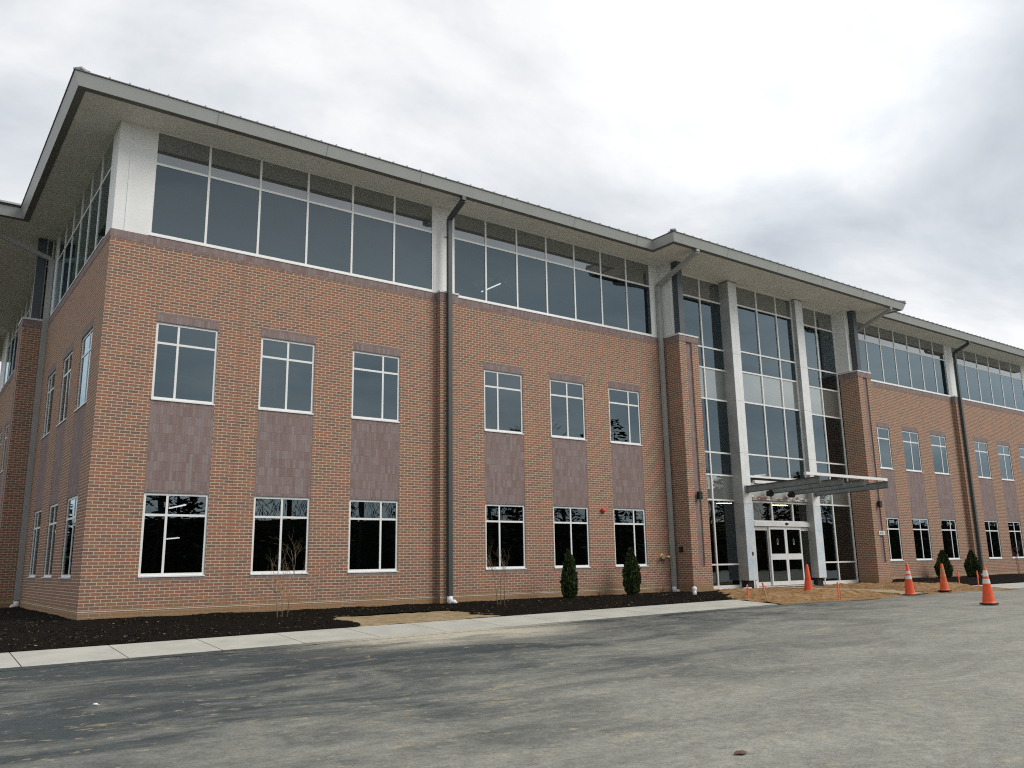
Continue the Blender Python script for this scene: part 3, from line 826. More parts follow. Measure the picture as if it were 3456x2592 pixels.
# ------------------------------------------------------------------ ground
def base_x(x): return -0.275 + 0.0095*min(max(x, -14), 17)
def za(x, y): return base_x(x) - 0.012*min(max(-6.6 - y, 0), 34)
def zsw(x): return -0.175 + 0.0088*min(max(x, -14), 17)
def zg(x, y):
    r_ = 0.075*min(max((x-31.5)/3, 0), 1)
    if y >= 0: return r_ - .004*min(max(-x, 0), 6)
    if y > -5.0: return (-y/5.0)*zsw(x) + r_*min(1, max(0, (y+5)/1.2))
    if y > -6.6:
        t_ = (-y-5.0)/1.6; return zsw(x)*(1-t_) + (za(x, -6.6)+.035)*t_
    return za(x, y)
def smooth_noise(seed):
    rr = random.Random(seed); g = {}
    def h(i, j):
        if (i, j) not in g: g[(i, j)] = random.Random(i*92821 + j*68917 + seed).uniform(-1, 1)
        return g[(i, j)]
    def f(x, y):
        i, j = math.floor(x), math.floor(y); u, v = x-i, y-j
        u, v = u*u*(3-2*u), v*v*(3-2*v)
        return (h(i, j)*(1-u)+h(i+1, j)*u)*(1-v) + (h(i, j+1)*(1-u)+h(i+1, j+1)*u)*v
    return f
def grid(name, x0, x1, y0, y1, sx, sy, zf, m_, keep=None, smooth=True):
    me = bpy.data.meshes.new(name); v = []; f = []
    nx, ny = max(1, int((x1-x0)/sx)), max(1, int((y1-y0)/sy)); ok = {}
    for j in range(ny+1):
        for i in range(nx+1):
            X, Y = x0+(x1-x0)*i/nx, y0+(y1-y0)*j/ny
            v.append((X, Y, zf(X, Y)))
    for j in range(ny):
        for i in range(nx):
            a_ = j*(nx+1)+i
            if keep is None or keep((v[a_][0]+v[a_+nx+2][0])/2, (v[a_][1]+v[a_+nx+2][1])/2):
                f.append((a_, a_+1, a_+nx+2, a_+nx+1))
    used = sorted({i for q_ in f for i in q_}); mp_ = {u: k for k, u in enumerate(used)}
    me.from_pydata([v[i] for i in used], [], [tuple(mp_[i] for i in q_) for q_ in f])
    me.polygons.foreach_set('use_smooth', [smooth]*len(f))
    me.materials.append(m_)
    o = bpy.data.objects.new(name, me); COL.objects.link(o)
    return o

# asphalt: dark base, dust drifts, tan mud smears, fine stone
asp = bpy.data.materials.new('asphalt'); asp.use_nodes = True
t = asp.node_tree; L = t.links.new; b = t.nodes['Principled BSDF']
geo = N(t, 'ShaderNodeNewGeometry')
def noise(scale, detail=5, rough=.6, vec=None, dist=0.0):
    n_ = N(t, 'ShaderNodeTexNoise'); n_.inputs['Scale'].default_value = scale; n_.inputs['Detail'].default_value = detail
    n_.inputs['Roughness'].default_value = rough; n_.inputs['Distortion'].default_value = dist
    L(vec if vec else geo.outputs['Position'], n_.inputs['Vector']); return n_.outputs['Fac']
def mapping(rot, sc, loc=(0, 0, 0)):
    m_ = N(t, 'ShaderNodeMapping'); m_.inputs['Rotation'].default_value = (0, 0, R(rot)); m_.inputs['Scale'].default_value = sc; m_.inputs['Location'].default_value = loc
    L(geo.outputs['Position'], m_.inputs['Vector']); return m_.outputs[0]
def mrange(v, a, b_, c, d, smooth=True):
    m_ = N(t, 'ShaderNodeMapRange', interpolation_type='SMOOTHSTEP' if smooth else 'LINEAR')
    for k_, val in zip(('From Min', 'From Max', 'To Min', 'To Max'), (a, b_, c, d)): m_.inputs[k_].default_value = val
    L(v, m_.inputs['Value']); return m_.outputs[0]
def math_(op, a, b_):
    m_ = N(t, 'ShaderNodeMath', operation=op)
    for i_, v_ in enumerate((a, b_)):
        if isinstance(v_, (int, float)): m_.inputs[i_].default_value = v_
        else: L(v_, m_.inputs[i_])
    return m_.outputs[0]
def mixc(fac, a, b_):
    m_ = N(t, 'ShaderNodeMix', data_type='RGBA')
    if isinstance(fac, (int, float)): m_.inputs['Factor'].default_value = fac
    else: L(fac, m_.inputs['Factor'])
    for k_, v_ in (('A', a), ('B', b_)):
        if isinstance(v_, tuple): m_.inputs[k_].default_value = (*v_, 1)
        else: L(v_, m_.inputs[k_])
    return m_.outputs['Result']
sepp = N(t, 'ShaderNodeSeparateXYZ'); L(geo.outputs['Position'], sepp.inputs[0])
# travelled lane: the lot is dustier away from the kerb
lane = math_('ADD', math_('MULTIPLY', sepp.outputs['Y'], -1.0), math_('MULTIPLY', sepp.outputs['X'], 0.42))
dust_lane = mrange(lane, 9.5, 20.5, 0.0, 1.0)
streak = noise(1.0, 8, .68, mapping(10, (.34, .80, 1)), 1.2)
big = noise(.35, 6, .6, None, .5)
damp = mrange(dust_lane, 0.0, 1.0, .62, .26, False)
d1_ = math_('ADD', math_('MULTIPLY', dust_lane, .86), math_('MULTIPLY', math_('ADD', mrange(streak, .36, .66, -.45, .6), mrange(big, .35, .65, -.3, .35)), damp))
dust = mrange(d1_, 0.0, 1.0, 0.0, 1.0, False)
basec = mixc(dust, (0.047, 0.057, 0.060), (0.275, 0.271, 0.232))
# pale dust drift by the kerb where trucks turn in
kx = mrange(math_('ABSOLUTE', math_('SUBTRACT', sepp.outputs['X'], 5.6), 0), 1.0, 4.2, 1.0, 0.0)
ky = mrange(math_('ABSOLUTE', math_('ADD', sepp.outputs['Y'], 7.3), 0), .3, 2.1, 1.0, 0.0)
drift = math_('MULTIPLY', math_('MULTIPLY', kx, ky), mrange(noise(1.0, 5, .6, mapping(12, (.5, 1.3, 1))), .3, .55, .2, 1.0))
basec = mixc(drift, basec, (0.44, 0.41, 0.33))
sm = noise(1.0, 4, .55, mapping(6, (1.3, 2.6, 1), (4, 1, 0)))
brk = noise(7.0, 4, .65, mapping(0, (.6, 1.2, 1)))
patch = math_('MULTIPLY', mrange(sm, .62, .69, 0.0, .55), mrange(brk, .42, .60, 0.0, 1.0))
sm2 = noise(1.0, 3, .6, mapping(-10, (4.0, 7.0, 1)))
patch2 = math_('MULTIPLY', mrange(sm2, .62, .67, 0.0, .6), mrange(brk, .40, .55, 0.0, 1.0))
basec = mixc(math_('MAXIMUM', patch, patch2), basec, (0.35, 0.29, 0.185))
tire = noise(1.0, 3, .5, mapping(14, (.09, 1.6, 1), (0, 7, 0)))
basec = mixc(math_('MULTIPLY', mrange(tire, .58, .74, 0.0, .5), mrange(dust_lane, .3, 1.0, 1.0, .25)), basec, (0.035, 0.04, 0.042))
fine = math_('ADD', math_('MULTIPLY', noise(48, 3, .75), .6), math_('MULTIPLY', noise(9, 3, .7), .4))
fmul = mrange(fine, .28, .72, .45, 1.62, False)
vs = N(t, 'ShaderNodeVectorMath', operation='SCALE'); L(basec, vs.inputs[0]); L(fmul, vs.inputs['Scale'])
vor = N(t, 'ShaderNodeTexVoronoi'); vor.inputs['Scale'].default_value = 9; L(geo.outputs['Position'], vor.inputs['Vector'])
L(mixc(mrange(vor.outputs['Distance'], .03, .075, .7, 0.0), vs.outputs[0], (0.34, 0.31, 0.24)), b.inputs['Base Color'])
b.inputs['Roughness'].default_value = 0.82; b.inputs['Specular IOR Level'].default_value = 0.28
bp = N(t, 'ShaderNodeBump'); bp.inputs['Strength'].default_value = .55; bp.inputs['Distance'].default_value = .012
L(fine, bp.inputs['Height']); L(bp.outputs['Normal'], b.inputs['Normal'])

earth = mat('far_field', (0.10, 0.10, 0.055), .95, noise=.3, nscale=.05)
gm = MB(); gm.face([(-900, -900, -1.3), (900, -900, -1.3), (900, 900, -1.3), (-900, 900, -1.3)])
tag(gm.build('ground', earth), kind='structure')
nzA = smooth_noise(3)
def edge_keep(X, Y):
    # the entrance dig has no kerb, the asphalt simply stops in an uneven line
    if Y < -6.99: return True
    if 16.6 < X < 30.7: return Y < -6.7
    return X < -15
tag(grid('asphalt', -70, 110, -60, -6.3, .5, .2, lambda X, Y: za(X, Y) + .012*nzA(X*.7, Y*.7) - max(0, .02*nzA(X*.9, 3)) , asp, edge_keep), kind='structure')
def edge_fine(X, Y):
    if 16.4 < X < 30.9: return Y < -6.78
    return Y < -6.63 - .035*max(-.6, nzA(X*2.3, 1)) - .03*max(0, nzA(X*7, 2))
tag(grid('asphalt', -15, 62, -7.0, -6.58, .10, .03, lambda X, Y: za(X, Y) + .012*nzA(X*.7, Y*.7) - max(0, .02*nzA(X*.9, 3)) + .004, asp, edge_fine), kind='structure')
gm = MB(); gm.face([(-15, -7.1, za(-15, -6.6)-.07), (17, -7.1, za(17, -6.6)-.07), (17, -6.5, za(17, -6.6)-.07), (-15, -6.5, za(-15, -6.6)-.07)])
gm.face([(17, -7.1, za(17, -6.6)-.07), (62, -7.1, za(62, -6.6)-.07), (62, -6.5, za(62, -6.6)-.07), (17, -6.5, za(17, -6.6)-.07)])
tag(gm.build('gutter_soil', mat('wet_soil', (.03, .027, .024), .9)), kind='structure')

# concrete walk in slabs
conc = mat('concrete', (0.44, 0.435, 0.385), .85, noise=.10, nscale=1.6, bump=.25, bscale=40)
conc_d = mat('dark_concrete_edge', (0.09, 0.08, 0.065), .9, nscale=5, col2=(0.24, 0.22, 0.18))  # mottled tone for the slab sides, darker than the tops
def walk(x0, x1, name='sidewalk'):
    q = MB(); x = x0
    while x < x1-.01:
        xe = min(x+1.52, x1); a_, b_ = x+.008, xe-.008
        c4 = [(a_, -6.6), (b_, -6.6), (b_, -5.0), (a_, -5.0)]
        tp = [(X, Y, zg(X, Y)) for X, Y in c4]; bt = [(X, Y, z_-.16) for X, Y, z_ in tp]
        q.face(tp)
        for i in range(4): q.face([bt[i], bt[(i+1) % 4], tp[(i+1) % 4], tp[i]], 1)
        x = xe
    tag(q.build(name, [conc, conc_d]), kind='structure')
walk(-14.0, 16.7); walk(30.75, 62)

# mulch beds
mul_n = smooth_noise(11); mul_f = smooth_noise(12)
def bed_z(X, Y):
    e_ = .03 + .02*mul_n(X*1.3, Y*1.3) + .008*mul_f(X*9, Y*9) + random.uniform(-.005, .005)
    if Y < -4.75: e_ = min(e_, .012 + random.uniform(-.008, .008))
    return zg(X, Y) + e_
def soil_area(X, Y):
    # bare patch of soil left in the bed by the kerb
    n_ = .25*mul_n(X*1.5, Y*1.5+9)
    return (Y < -2.75 + n_*.5 + .02*(X-6)) and (4.95 + n_ + (Y+2.7)*.22 < X < 8.2 - n_*.8 + (-2.75-Y)*.0 + .05)
def main_bed(X, Y):
    if Y > 0 and X > 0: return False
    if Y > 0 and X < 0: return True
    if X > 19.66 and Y > P1Y-.02: return False
    lim = 20.9 + (Y+1)*1.05 + .2*mul_n(Y*2, 5)
    if X > lim: return False
    return not soil_area(X, Y)
mulch_m = mat('dark_mulch', (0.004, 0.0034, 0.003), .95, nscale=34, col2=(0.015, 0.012, 0.009), bump=.8, bscale=55, spec=.05)
tag(grid('mulch_bed', -8, 21, -5.02, 0.0, .06, .06, bed_z, mulch_m, main_bed, True), kind='stuff', label='dark shredded mulch along the brick wall', cat='mulch')
tag(grid('mulch_bed', -14, 0.0, 0.0, 30, .3, .3, bed_z, mulch_m, None, False), kind='stuff', label='dark shredded mulch beside the left side of the building', cat='mulch')
def right_bed(X, Y):
    if Y > -.02: return False
    return X > 32.6 + (-.9-Y)*(.2 if Y > -2 else -.35) + .3*mul_n(Y*2, 9) and not (X < P2X1 and Y > P2Y)
tag(grid('mulch_bed', 30.5, 62, -5.02, 0.0, .13, .11, lambda X, Y: bed_z(X, Y)+.015, mulch_m, right_bed, False), kind='stuff', label='dark shredded mulch in front of the right wing', cat='mulch')
soil_m = mat('sandy_soil', (0.24, 0.175, 0.095), .95, nscale=5, col2=(0.38, 0.30, 0.19), bump=.4, bscale=30, spec=.1)
tag(grid('bare_soil', 4.2, 8.9, -5.02, -2.0, .1, .1, lambda X, Y: zg(X, Y)+.006+.012*mul_f(X*5, Y*5), soil_m), kind='structure')

# dug-up entrance: orange subsoil in low heaps round a compacted path
dn = smooth_noise(21); dn2 = smooth_noise(22)
HEAPS = [(20.9, -5.3, 1.7, .8, .19), (19.0, -4.6, 1.3, .9, .12), (22.5, -5.6, 1.0, .5, .10), (28.4, -4.4, 2.0, .8, .15), (29.9, -4.9, 1.2, .5, .12),
         (21.4, -1.4, 1.6, .7, .10), (24.0, -1.2, .9, .5, .08), (29.3, -1.3, 2.0, .6, .06), (17.9, -4.1, .9, .9, .08)]
def path_mask(X, Y):
    # the path narrows to where it meets the lot
    tt = min(1, max(0, (-.2-Y)/6.2)); l_ = 24.9*(1-tt)+23.4*tt; r_ = 26.4*(1-tt)+25.05*tt
    return l_ < X < r_
def dirt_z(X, Y):
    z_ = zg(X, Y)
    if Y < -4.9: z_ = zg(X, -4.9)*(1-(-4.9-Y)/1.9) + (za(X, -6.8)-.004)*((-4.9-Y)/1.9)
    if path_mask(X, Y): return z_ - .03
    for cx, cy, rx, ry, h in HEAPS:
        d_ = ((X-cx)/rx)**2 + ((Y-cy)/ry)**2
        if d_ < 1: z_ += h*(1-d_)**1.3
    fade = min(1, max(0, (Y+6.75)/.5))
    return z_ + fade*(.022*dn(X*2.3, Y*2.3) + .025*dn2(X*6, Y*6) + random.uniform(-.014, .014)) + .01*fade
dirt_m = mat('orange_subsoil', (0.20, 0.105, 0.042), .95, nscale=2.6, col2=(0.34, 0.225, 0.12), bump=.6, bscale=25, spec=.1)
tag(grid('dirt', 15.6, 33.0, -6.9, .1, .09, .09, dirt_z, dirt_m, lambda X, Y: not (P1X0+.02 < X < P1X1 and Y > P1Y) and not (P2X0 < X < P2X1-.02 and Y > P2Y) and not (X < 16.75 and Y < -4.9) and not (X > 30.8 and Y < -4.9)
     and (X > 17.0 or Y < -2) and not (X > 32.6 and Y > -1) and (X > 22.8 or not main_bed(X+.12, Y)), False), kind='structure')
path_m = mat('compacted_path', (0.32, 0.24, 0.155), .9, nscale=2, col2=(0.42, 0.34, 0.235), bump=.3, bscale=30, spec=.1)
q = MB()
ns = 12
for i in range(ns):
    t0, t1 = i/ns, (i+1)/ns
    def pp(tt, side):
        X = (24.9*(1-tt)+23.4*tt) if side == 0 else (26.4*(1-tt)+25.05*tt)
        Y = -.2 - 6.3*tt; return (X, Y, zg(X, max(Y, -4.9)) + .012 if Y > -4.9 else za(X, -6.8)*((-4.9-Y)/1.9) + zg(X, -4.9)*(1-(-4.9-Y)/1.9) + .012)
    q.face([pp(t0, 0), pp(t1, 0), pp(t1, 1), pp(t0, 1)])
tag(q.build('path', path_m), kind='structure')
# edging form boards left along the path
wood_m = mat('raw_timber', (0.42, 0.30, 0.16), .8, noise=.2, nscale=6)
for s, lab in ((0, 'thin form board on the left edge of the dirt path to the doors'), (1, 'thin form board on the right edge of the dirt path to the doors')):
    q = MB(); A_, B_ = Vector(pp(.02, s)), Vector(pp(.98, s))
    q.bar(A_+Vector((0, 0, .0)), B_+Vector((0, 0, .0)), .035, .09)
    tag(q.build('form_board', wood_m), lab, 'board', 'form boards edging the path')

# loose stones and crumbs over the lot
q = MB(); rs = random.Random(31)
stone_m = mat('pale_stone', (0.30, 0.26, 0.18), .9, noise=.35, nscale=4)
for i in range(1500):
    X = rs.uniform(-5, 34); Y = -6.8 - abs(rs.gauss(0, 5.0))
    if Y < -21: continue
    s = rs.choice((.005, .007, .009, .012, .018)); z_ = za(X, Y)+.012*nzA(X*.7, Y*.7)-max(0, .02*nzA(X*.9, 3))
    pts = [(X+s*math.cos(k*1.257+i)*rs.uniform(.7, 1.2), Y+s*math.sin(k*1.257+i)*rs.uniform(.7, 1.2)) for k in range(5)]
    for k in range(5):
        q.face([(*pts[k], z_-.003), (*pts[(k+1) % 5], z_-.003), (X, Y, z_+s*.35)])
tag(q.build('gravel', stone_m), 'loose pale stones scattered over the asphalt', 'gravel', kind='stuff')
# shredded chips on the mulch
q = MB(); rs = random.Random(33)
chip_m = [mat('mulch_chip_dark', (0.02, 0.016, 0.012), .95, spec=.1), mat('mulch_chip_brown', (0.085, 0.06, 0.04), .9, spec=.1), mat('mulch_chip_pale', (0.30, 0.24, 0.16), .9, spec=.1)]
for i in range(9000):
    X, Y = rs.uniform(-7, 20.5), rs.uniform(-4.98, -.05)
    if rs.random() < .18: X, Y = rs.uniform(-5, -.05), rs.uniform(-4.98, 9)
    if not main_bed(X, Y): continue
    z_ = zg(X, Y)+.034; a_ = rs.uniform(0, 6.28); l_ = rs.uniform(.008, .028); w_ = l_*rs.uniform(.2, .5); ti = rs.uniform(-.008, .012)
    c_, s_ = math.cos(a_), math.sin(a_)
    q.face([(X-c_*l_-s_*w_, Y-s_*l_+c_*w_, z_-.01), (X+c_*l_-s_*w_, Y+s_*l_+c_*w_, z_+ti), (X+c_*l_+s_*w_, Y+s_*l_-c_*w_, z_+ti+.01), (X-c_*l_+s_*w_, Y-s_*l_-c_*w_, z_)],
           rs.choices((0, 1, 2), (70, 27, 3 if l_ < .03 else 1))[0])
tag(q.build('mulch_chips', chip_m), 'wood chips and bark lying on the mulch', 'mulch', kind='stuff')

# ------------------------------------------------------------------ traffic cones and stakes
cone_o = mat('cone_orange', (0.72, 0.085, 0.02), .5, noise=.10, nscale=8)
cone_d = mat('cone_orange_dirty', (0.60, 0.10, 0.035), .6, nscale=6, col2=(0.72, 0.12, 0.04))
refl = mat('reflective_white', (0.66, 0.67, 0.63), .5, noise=.1, nscale=14)
refl_d = mat('reflective_dirty', (0.42, 0.22, 0.12), .7, noise=.2, nscale=14)
rubber = mat('black_rubber', (0.025, 0.023, 0.021), .8, noise=.4, nscale=12)
def cone(x, y, h, label, collars, body, rot=0.0, tilt=(0, 0), base=True):
    o = empty('traffic_cone', (x, y, zg(x, y)), label, 'traffic cone', 'orange traffic cones', rot)
    o.rotation_euler = (tilt[0], tilt[1], rot)
    r0, r1 = .155*h/.95, .036
    rad = lambda z_: r0 + (r1-r0)*(z_-.04)/(h-.04)
    q = MB(); q.lathe([(r0+.035, .035), (r0+.012, .05), (rad(.1), .1), (rad(h*.5), h*.5), (rad(h-.01), h-.01), (r1-.008, h), (r1-.02, h-.003), (.0, h-.08)], 28)
    q.build('cone_body', body, o)
    for a_, b_ in collars:
        q = MB(); q.lathe([(rad(a_)+.003, a_), (rad(b_)+.003, b_)], 28); q.build('reflective_collar', refl if body is not cone_d else refl_d, o)
    if base:
        q = MB(); w_ = .215*h/.95; n_ = 8; pts = [(w_*c_*s1, w_*s_*s1) for c_, s_, s1 in [(math.cos(2*math.pi*(k+.5)/8), math.sin(2*math.pi*(k+.5)/8), 1.06) for k in range(8)]]
        q.face([(*p_, .04) for p_ in pts]); q.face([(*p_, 0) for p_ in pts][::-1])
        for k in range(8): q.face([(*pts[k], 0), (*pts[(k+1) % 8], 0), (*pts[(k+1) % 8], .04), (*pts[k], .04)])
        q.build('base', rubber, o, bevel=.006)
    return o
H3 = .985
cone(20.31, -10.64, H3, 'nearest orange cone with two clean white collars, standing out on the asphalt', ((H3*.555, H3*.678), (H3*.743, H3*.905)), cone_o, .3)
cone(23.58, -6.66, .985, 'orange cone with two white collars at the end of the dirt path', ((.985*.53, .985*.645), (.985*.70, .985*.80)), cone_o, .1)
cone(27.02, -4.73, .93, 'orange cone half hidden behind the one at the end of the path', ((.5, .6), (.66, .80)), cone_o, .5)
cone(26.28, -6.42, .945, 'orange cone with two faded muddy collars in front of an evergreen', ((.945*.52, .945*.64), (.945*.70, .945*.83)), cone_d, .8)
c0 = cone(21.59, -4.21, .97, 'plain orange cone without collars, leaning behind a heap of dirt near the doors', (), cone_o, .2, (R(2), R(-2)))
c0.location.z -= .02
paint_o = mat('fluorescent_orange', (0.80, 0.13, 0.06), .6, noise=.12, nscale=10)
def stake(x, y, h, label, lean=(0, 0), w=.045, wood=False, ribbon=True):
    z_ = dirt_z(x, y) if 16.7 < x < 31 and y > -6.8 else zg(x, y)
    o = empty('survey_stake', (x, y, z_-.03), label, 'stake', 'survey stakes by the entrance')
    o.rotation_euler = (lean[0], lean[1], .2)
    q = MB(); q.box(-w/2, -.012, 0, w/2, .012, h); q.face([(-w/2, 0, 0), (w/2, 0, 0), (0, 0, -.06)]); q.build('lath', wood_m if wood else paint_o, o)
    if ribbon:
        q = MB(); q.box(-w/2-.003, -.016, h-.16, w/2+.003, .016, h-.03)
        q.face([(w/2, -.014, h-.1), (w/2+.06, -.03, h-.2), (w/2+.07, -.025, h-.3), (w/2, -.014, h-.16)])
        q.build('flagging', paint_o, o)
stake(17.55, -4.9, .42, 'upright orange stake beside a leaning wooden one', (0, R(-2)), .05, False, False)
stake(18.05, -5.2, .55, 'pale wooden stake leaning left with an orange tip', (R(-4), R(-18)), .045, True)
stake(19.60, -6.62, .56, 'orange flagged stake at the asphalt edge in front of the dirt heap', (0, 0), .045)
stake(19.76, -6.58, .50, 'narrow wooden stake just right of the flagged stake at the asphalt edge', (0, R(2)), .022, True, False)
stake(29.99, -5.12, .50, 'orange stake with pale edge standing between the two right evergreens', (0, R(-3)), .06)
stake(30.70, -5.50, .62, 'orange stake partly hidden behind the nearest cone', (0, 0), .07)

# ------------------------------------------------------------------ pipes and litter
o = empty('cleanout_pipe', (17.96, -2.41, zg(17.96, -2.41)), 'short white plastic pipe standing in the mulch by the left entrance pier', 'pipe')
q = MB(); q.tube([(0, 0, -.05), (0, 0, .20)], .062, 16); q.build('pipe', pvc, o)
q = MB(); q.lathe([(.075, .19), (.078, .27), (.05, .285), (.03, .285), (.03, .31), (0, .31)], 16); q.build('cap', pvc, o)
o = empty('drain_pipe', (34.7, -.35, .09), 'white plastic pipe end lying in the mulch right of the entrance', 'pipe')
q = MB(); q.tube([(-.09, 0, .04), (.07, -.12, .05)], .075, 12, cap=False); q.build('pipe', pvc, o)
q = MB(); q.tube([(.06, -.11, .05), (.085, -.13, .051)], .088, 12, cap=False); q.build('collar', pvc, o)
o = empty('drain_fitting', (22.75, -.75, zg(22.75, -.75)+.03), 'white plastic pieces lying under the left end of the entrance glazing', 'pipe')
q = MB(); q.tube([(-.22, .02, .03), (0, 0, .04), (.2, -.03, .03)], .035, 8); q.build('pipe', pvc, o)
q = MB(); q.tube([(0, 0, .03), (.02, .03, .14)], .03, 8); q.build('branch', pvc, o)
o = empty('crushed_cup', (-1.67, -11.2, za(-1.67, -11.2)+.012), 'crushed white cup lying on the asphalt', 'litter')
q = MB(); q.tube([(-.05, 0, .03), (0, .004, .028), (.06, -.01, .022)], [.022, .03, .033], 9); q.build('cup', pvc, o)
q = MB(); q.lathe([(.036, 0), (.036, .006), (0, .006)], 10, (.075, -.012, .0)); q.build('lid', pvc, o)
o.scale = (.42, .42, .42)
o = empty('dirt_clod', (1.91, -17.15, za(1.91, -17.15)), 'flat rust brown clod on the asphalt in the foreground', 'clod')
bm = bmesh.new(); bmesh.ops.create_icosphere(bm, subdivisions=3, radius=1)
for v in bm.verts:
    s = 1+.25*dn(v.co.x*2+3, v.co.y*2+5); v.co = Vector((v.co.x*.062*s, v.co.y*.042*s, max(v.co.z, -.2)*.010*s+.004))
me = bpy.data.meshes.new('clod'); bm.to_mesh(me); bm.free(); me.materials.append(mat('rust_brown', (.13, .07, .055), .9, noise=.3, nscale=20))
co_ = bpy.data.objects.new('clod', me); COL.objects.link(co_); co_.parent = o

# ------------------------------------------------------------------ plants
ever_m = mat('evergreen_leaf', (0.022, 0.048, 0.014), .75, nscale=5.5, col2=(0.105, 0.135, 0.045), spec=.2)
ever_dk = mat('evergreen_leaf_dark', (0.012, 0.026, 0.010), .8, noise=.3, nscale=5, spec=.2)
bark_m = mat('bark', (0.10, 0.07, 0.05), .9, noise=.3, nscale=20)
def evergreen(x, y, h, w, z, label, seed):
    rs = random.Random(seed)
    o = empty('arborvitae', (x, y, z), label, 'evergreen shrub', 'clipped evergreens along the wall', rs.uniform(0, 6))
    q = MB(); q.tube([(0, 0, -.05), (0, 0, h*.5)], [.03, .015], 7); q.build('trunk', bark_m, o)
    q = MB()
    def prof(t_):       # teardrop
        if t_ < .06: return .55+.3*t_/.06
        if t_ < .33: return .85+.15*math.sin((t_-.06)/.27*math.pi/2)
        return max(.0, 1-((t_-.33)/.67)**1.55)*.97+.035
    lump = smooth_noise(seed)
    for i in range(5200):
        t_ = rs.random()**.9; a_ = rs.uniform(0, 2*math.pi)
        rr_ = w/2*prof(t_)*(rs.uniform(.55, 1.0)**.5)*(1+.14*lump(a_*1.6, t_*7))
        p_ = Vector((rr_*math.cos(a_), rr_*math.sin(a_), .03+t_*(h-.03)))
        d_ = Vector((math.cos(a_)*.55+rs.uniform(-.35, .35), math.sin(a_)*.55+rs.uniform(-.35, .35), 1.0)).normalized()
        s_ = d_.cross(Vector((rs.uniform(-1, 1), rs.uniform(-1, 1), rs.uniform(-.3, .3)))).normalized()
        l_ = rs.uniform(.03, .085)*(1 if rs.random() < .93 else 1.7); wd = l_*.28
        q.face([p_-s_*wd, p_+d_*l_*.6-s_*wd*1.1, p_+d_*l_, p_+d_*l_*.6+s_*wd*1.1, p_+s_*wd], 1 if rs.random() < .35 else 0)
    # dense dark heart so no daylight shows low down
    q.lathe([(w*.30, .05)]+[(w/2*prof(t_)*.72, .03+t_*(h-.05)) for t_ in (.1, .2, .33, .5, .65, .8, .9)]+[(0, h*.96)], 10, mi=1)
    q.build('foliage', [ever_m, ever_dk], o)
evergreen(13.72, -1.08, 1.44, .49, zg(13.72, -1.08)+.02, 'slim dark evergreen left of the hose inlet, standing under the middle window of its bay', 1)
evergreen(16.785, -.71, 1.50, .56, zg(16.785, -.71)+.02, 'tallest evergreen, under the ground floor window nearest the left entrance pier', 2)
evergreen(37.5, -.75, 1.29, .72, .08, 'rounded evergreen behind the muddy collared cone', 3)
evergreen(39.65, -1.08, 1.24, .66, .08, 'rounded evergreen at the foot of the right pilaster', 4)

twig_m = mat('tan_bark', (0.27, 0.21, 0.135), .8, noise=.25, nscale=14)
twig_r = mat('russet_bark', (0.20, 0.09, 0.07), .85, noise=.3, nscale=14)
def grow(q, p_, d_, l_, r_, depth, rs, mi=0, wild=.35):
    pts = [Vector(p_)]; rad = [r_]; d = Vector(d_).normalized()
    n_ = 4
    for k in range(n_):
        d = (d + Vector((rs.gauss(0, .09), rs.gauss(0, .09), .05))).normalized()
        pts.append(pts[-1]+d*l_/n_); rad.append(r_*(1-.45*(k+1)/n_))
    q.tube(pts, rad, 5 if r_ > .006 else 4, mi)
    if depth > 0:
        for k in range(rs.choice((2, 3, 3)) if depth > 1 else rs.choice((2, 3))):
            i_ = rs.choice((2, 3, 4)); sp_ = Vector((rs.gauss(0, 1), rs.gauss(0, 1), rs.gauss(0, .3))).normalized()
            grow(q, pts[i_], (d + sp_*rs.uniform(wild, wild*2.4)), l_*rs.uniform(.5, .75), rad[i_]*.62, depth-1, rs, mi, wild)
def sapling(x, y, h, label, seed, stems, m_, z=None):
    rs = random.Random(seed)
    o = empty('bare_sapling', (x, y, zg(x, y) if z is None else z), label, 'young tree', 'bare young trees in the beds')
    for sx, sy, lean, hh in stems:
        q = MB(); top = Vector((sx+lean, sy+rs.uniform(-.05, .05), h*hh*.55))
        base_ = Vector((sx, sy, -.03)); mid_ = (base_+top)/2 + Vector((lean*-.15, 0, 0))
        q.tube([base_, mid_, top], [.015, .011, .009], 7)
        for k in range(3):
            grow(q, top if k < 2 else mid_.lerp(top, .7), (lean*1.2+rs.gauss(0, .32), rs.gauss(0, .3), 1.0), h*hh*rs.uniform(.24, .32), .0065, 3, rs)
        for k in range(3):
            grow(q, base_.lerp(top, rs.uniform(.55, .95)), (rs.choice((-1, 1))*rs.uniform(.5, 1), rs.gauss(0, .5), .8), h*.2, .0045, 2, rs)
        q.build('stem', m_, o)
    return o
sapling(3.98, -2.16, 1.84, 'bare three stemmed sapling in front of the second ground floor window from the corner', 41, ((-.10, 0, -.08, .82), (.02, .03, -.02, .66), (.13, 0, .14, 1.0)), twig_m)
sapling(10.26, -2.24, 1.76, 'bare three stemmed sapling just right of the dark downspout', 47, ((-.12, 0, -.14, .98), (0, .03, .0, .7), (.11, 0, .05, .95)), twig_m)
sapling(39.6, -3.2, 1.9, 'thin bare sapling at the right edge of the picture', 53, ((-.05, 0, -.05, .9), (.06, 0, .08, 1.0)), twig_r, .03)
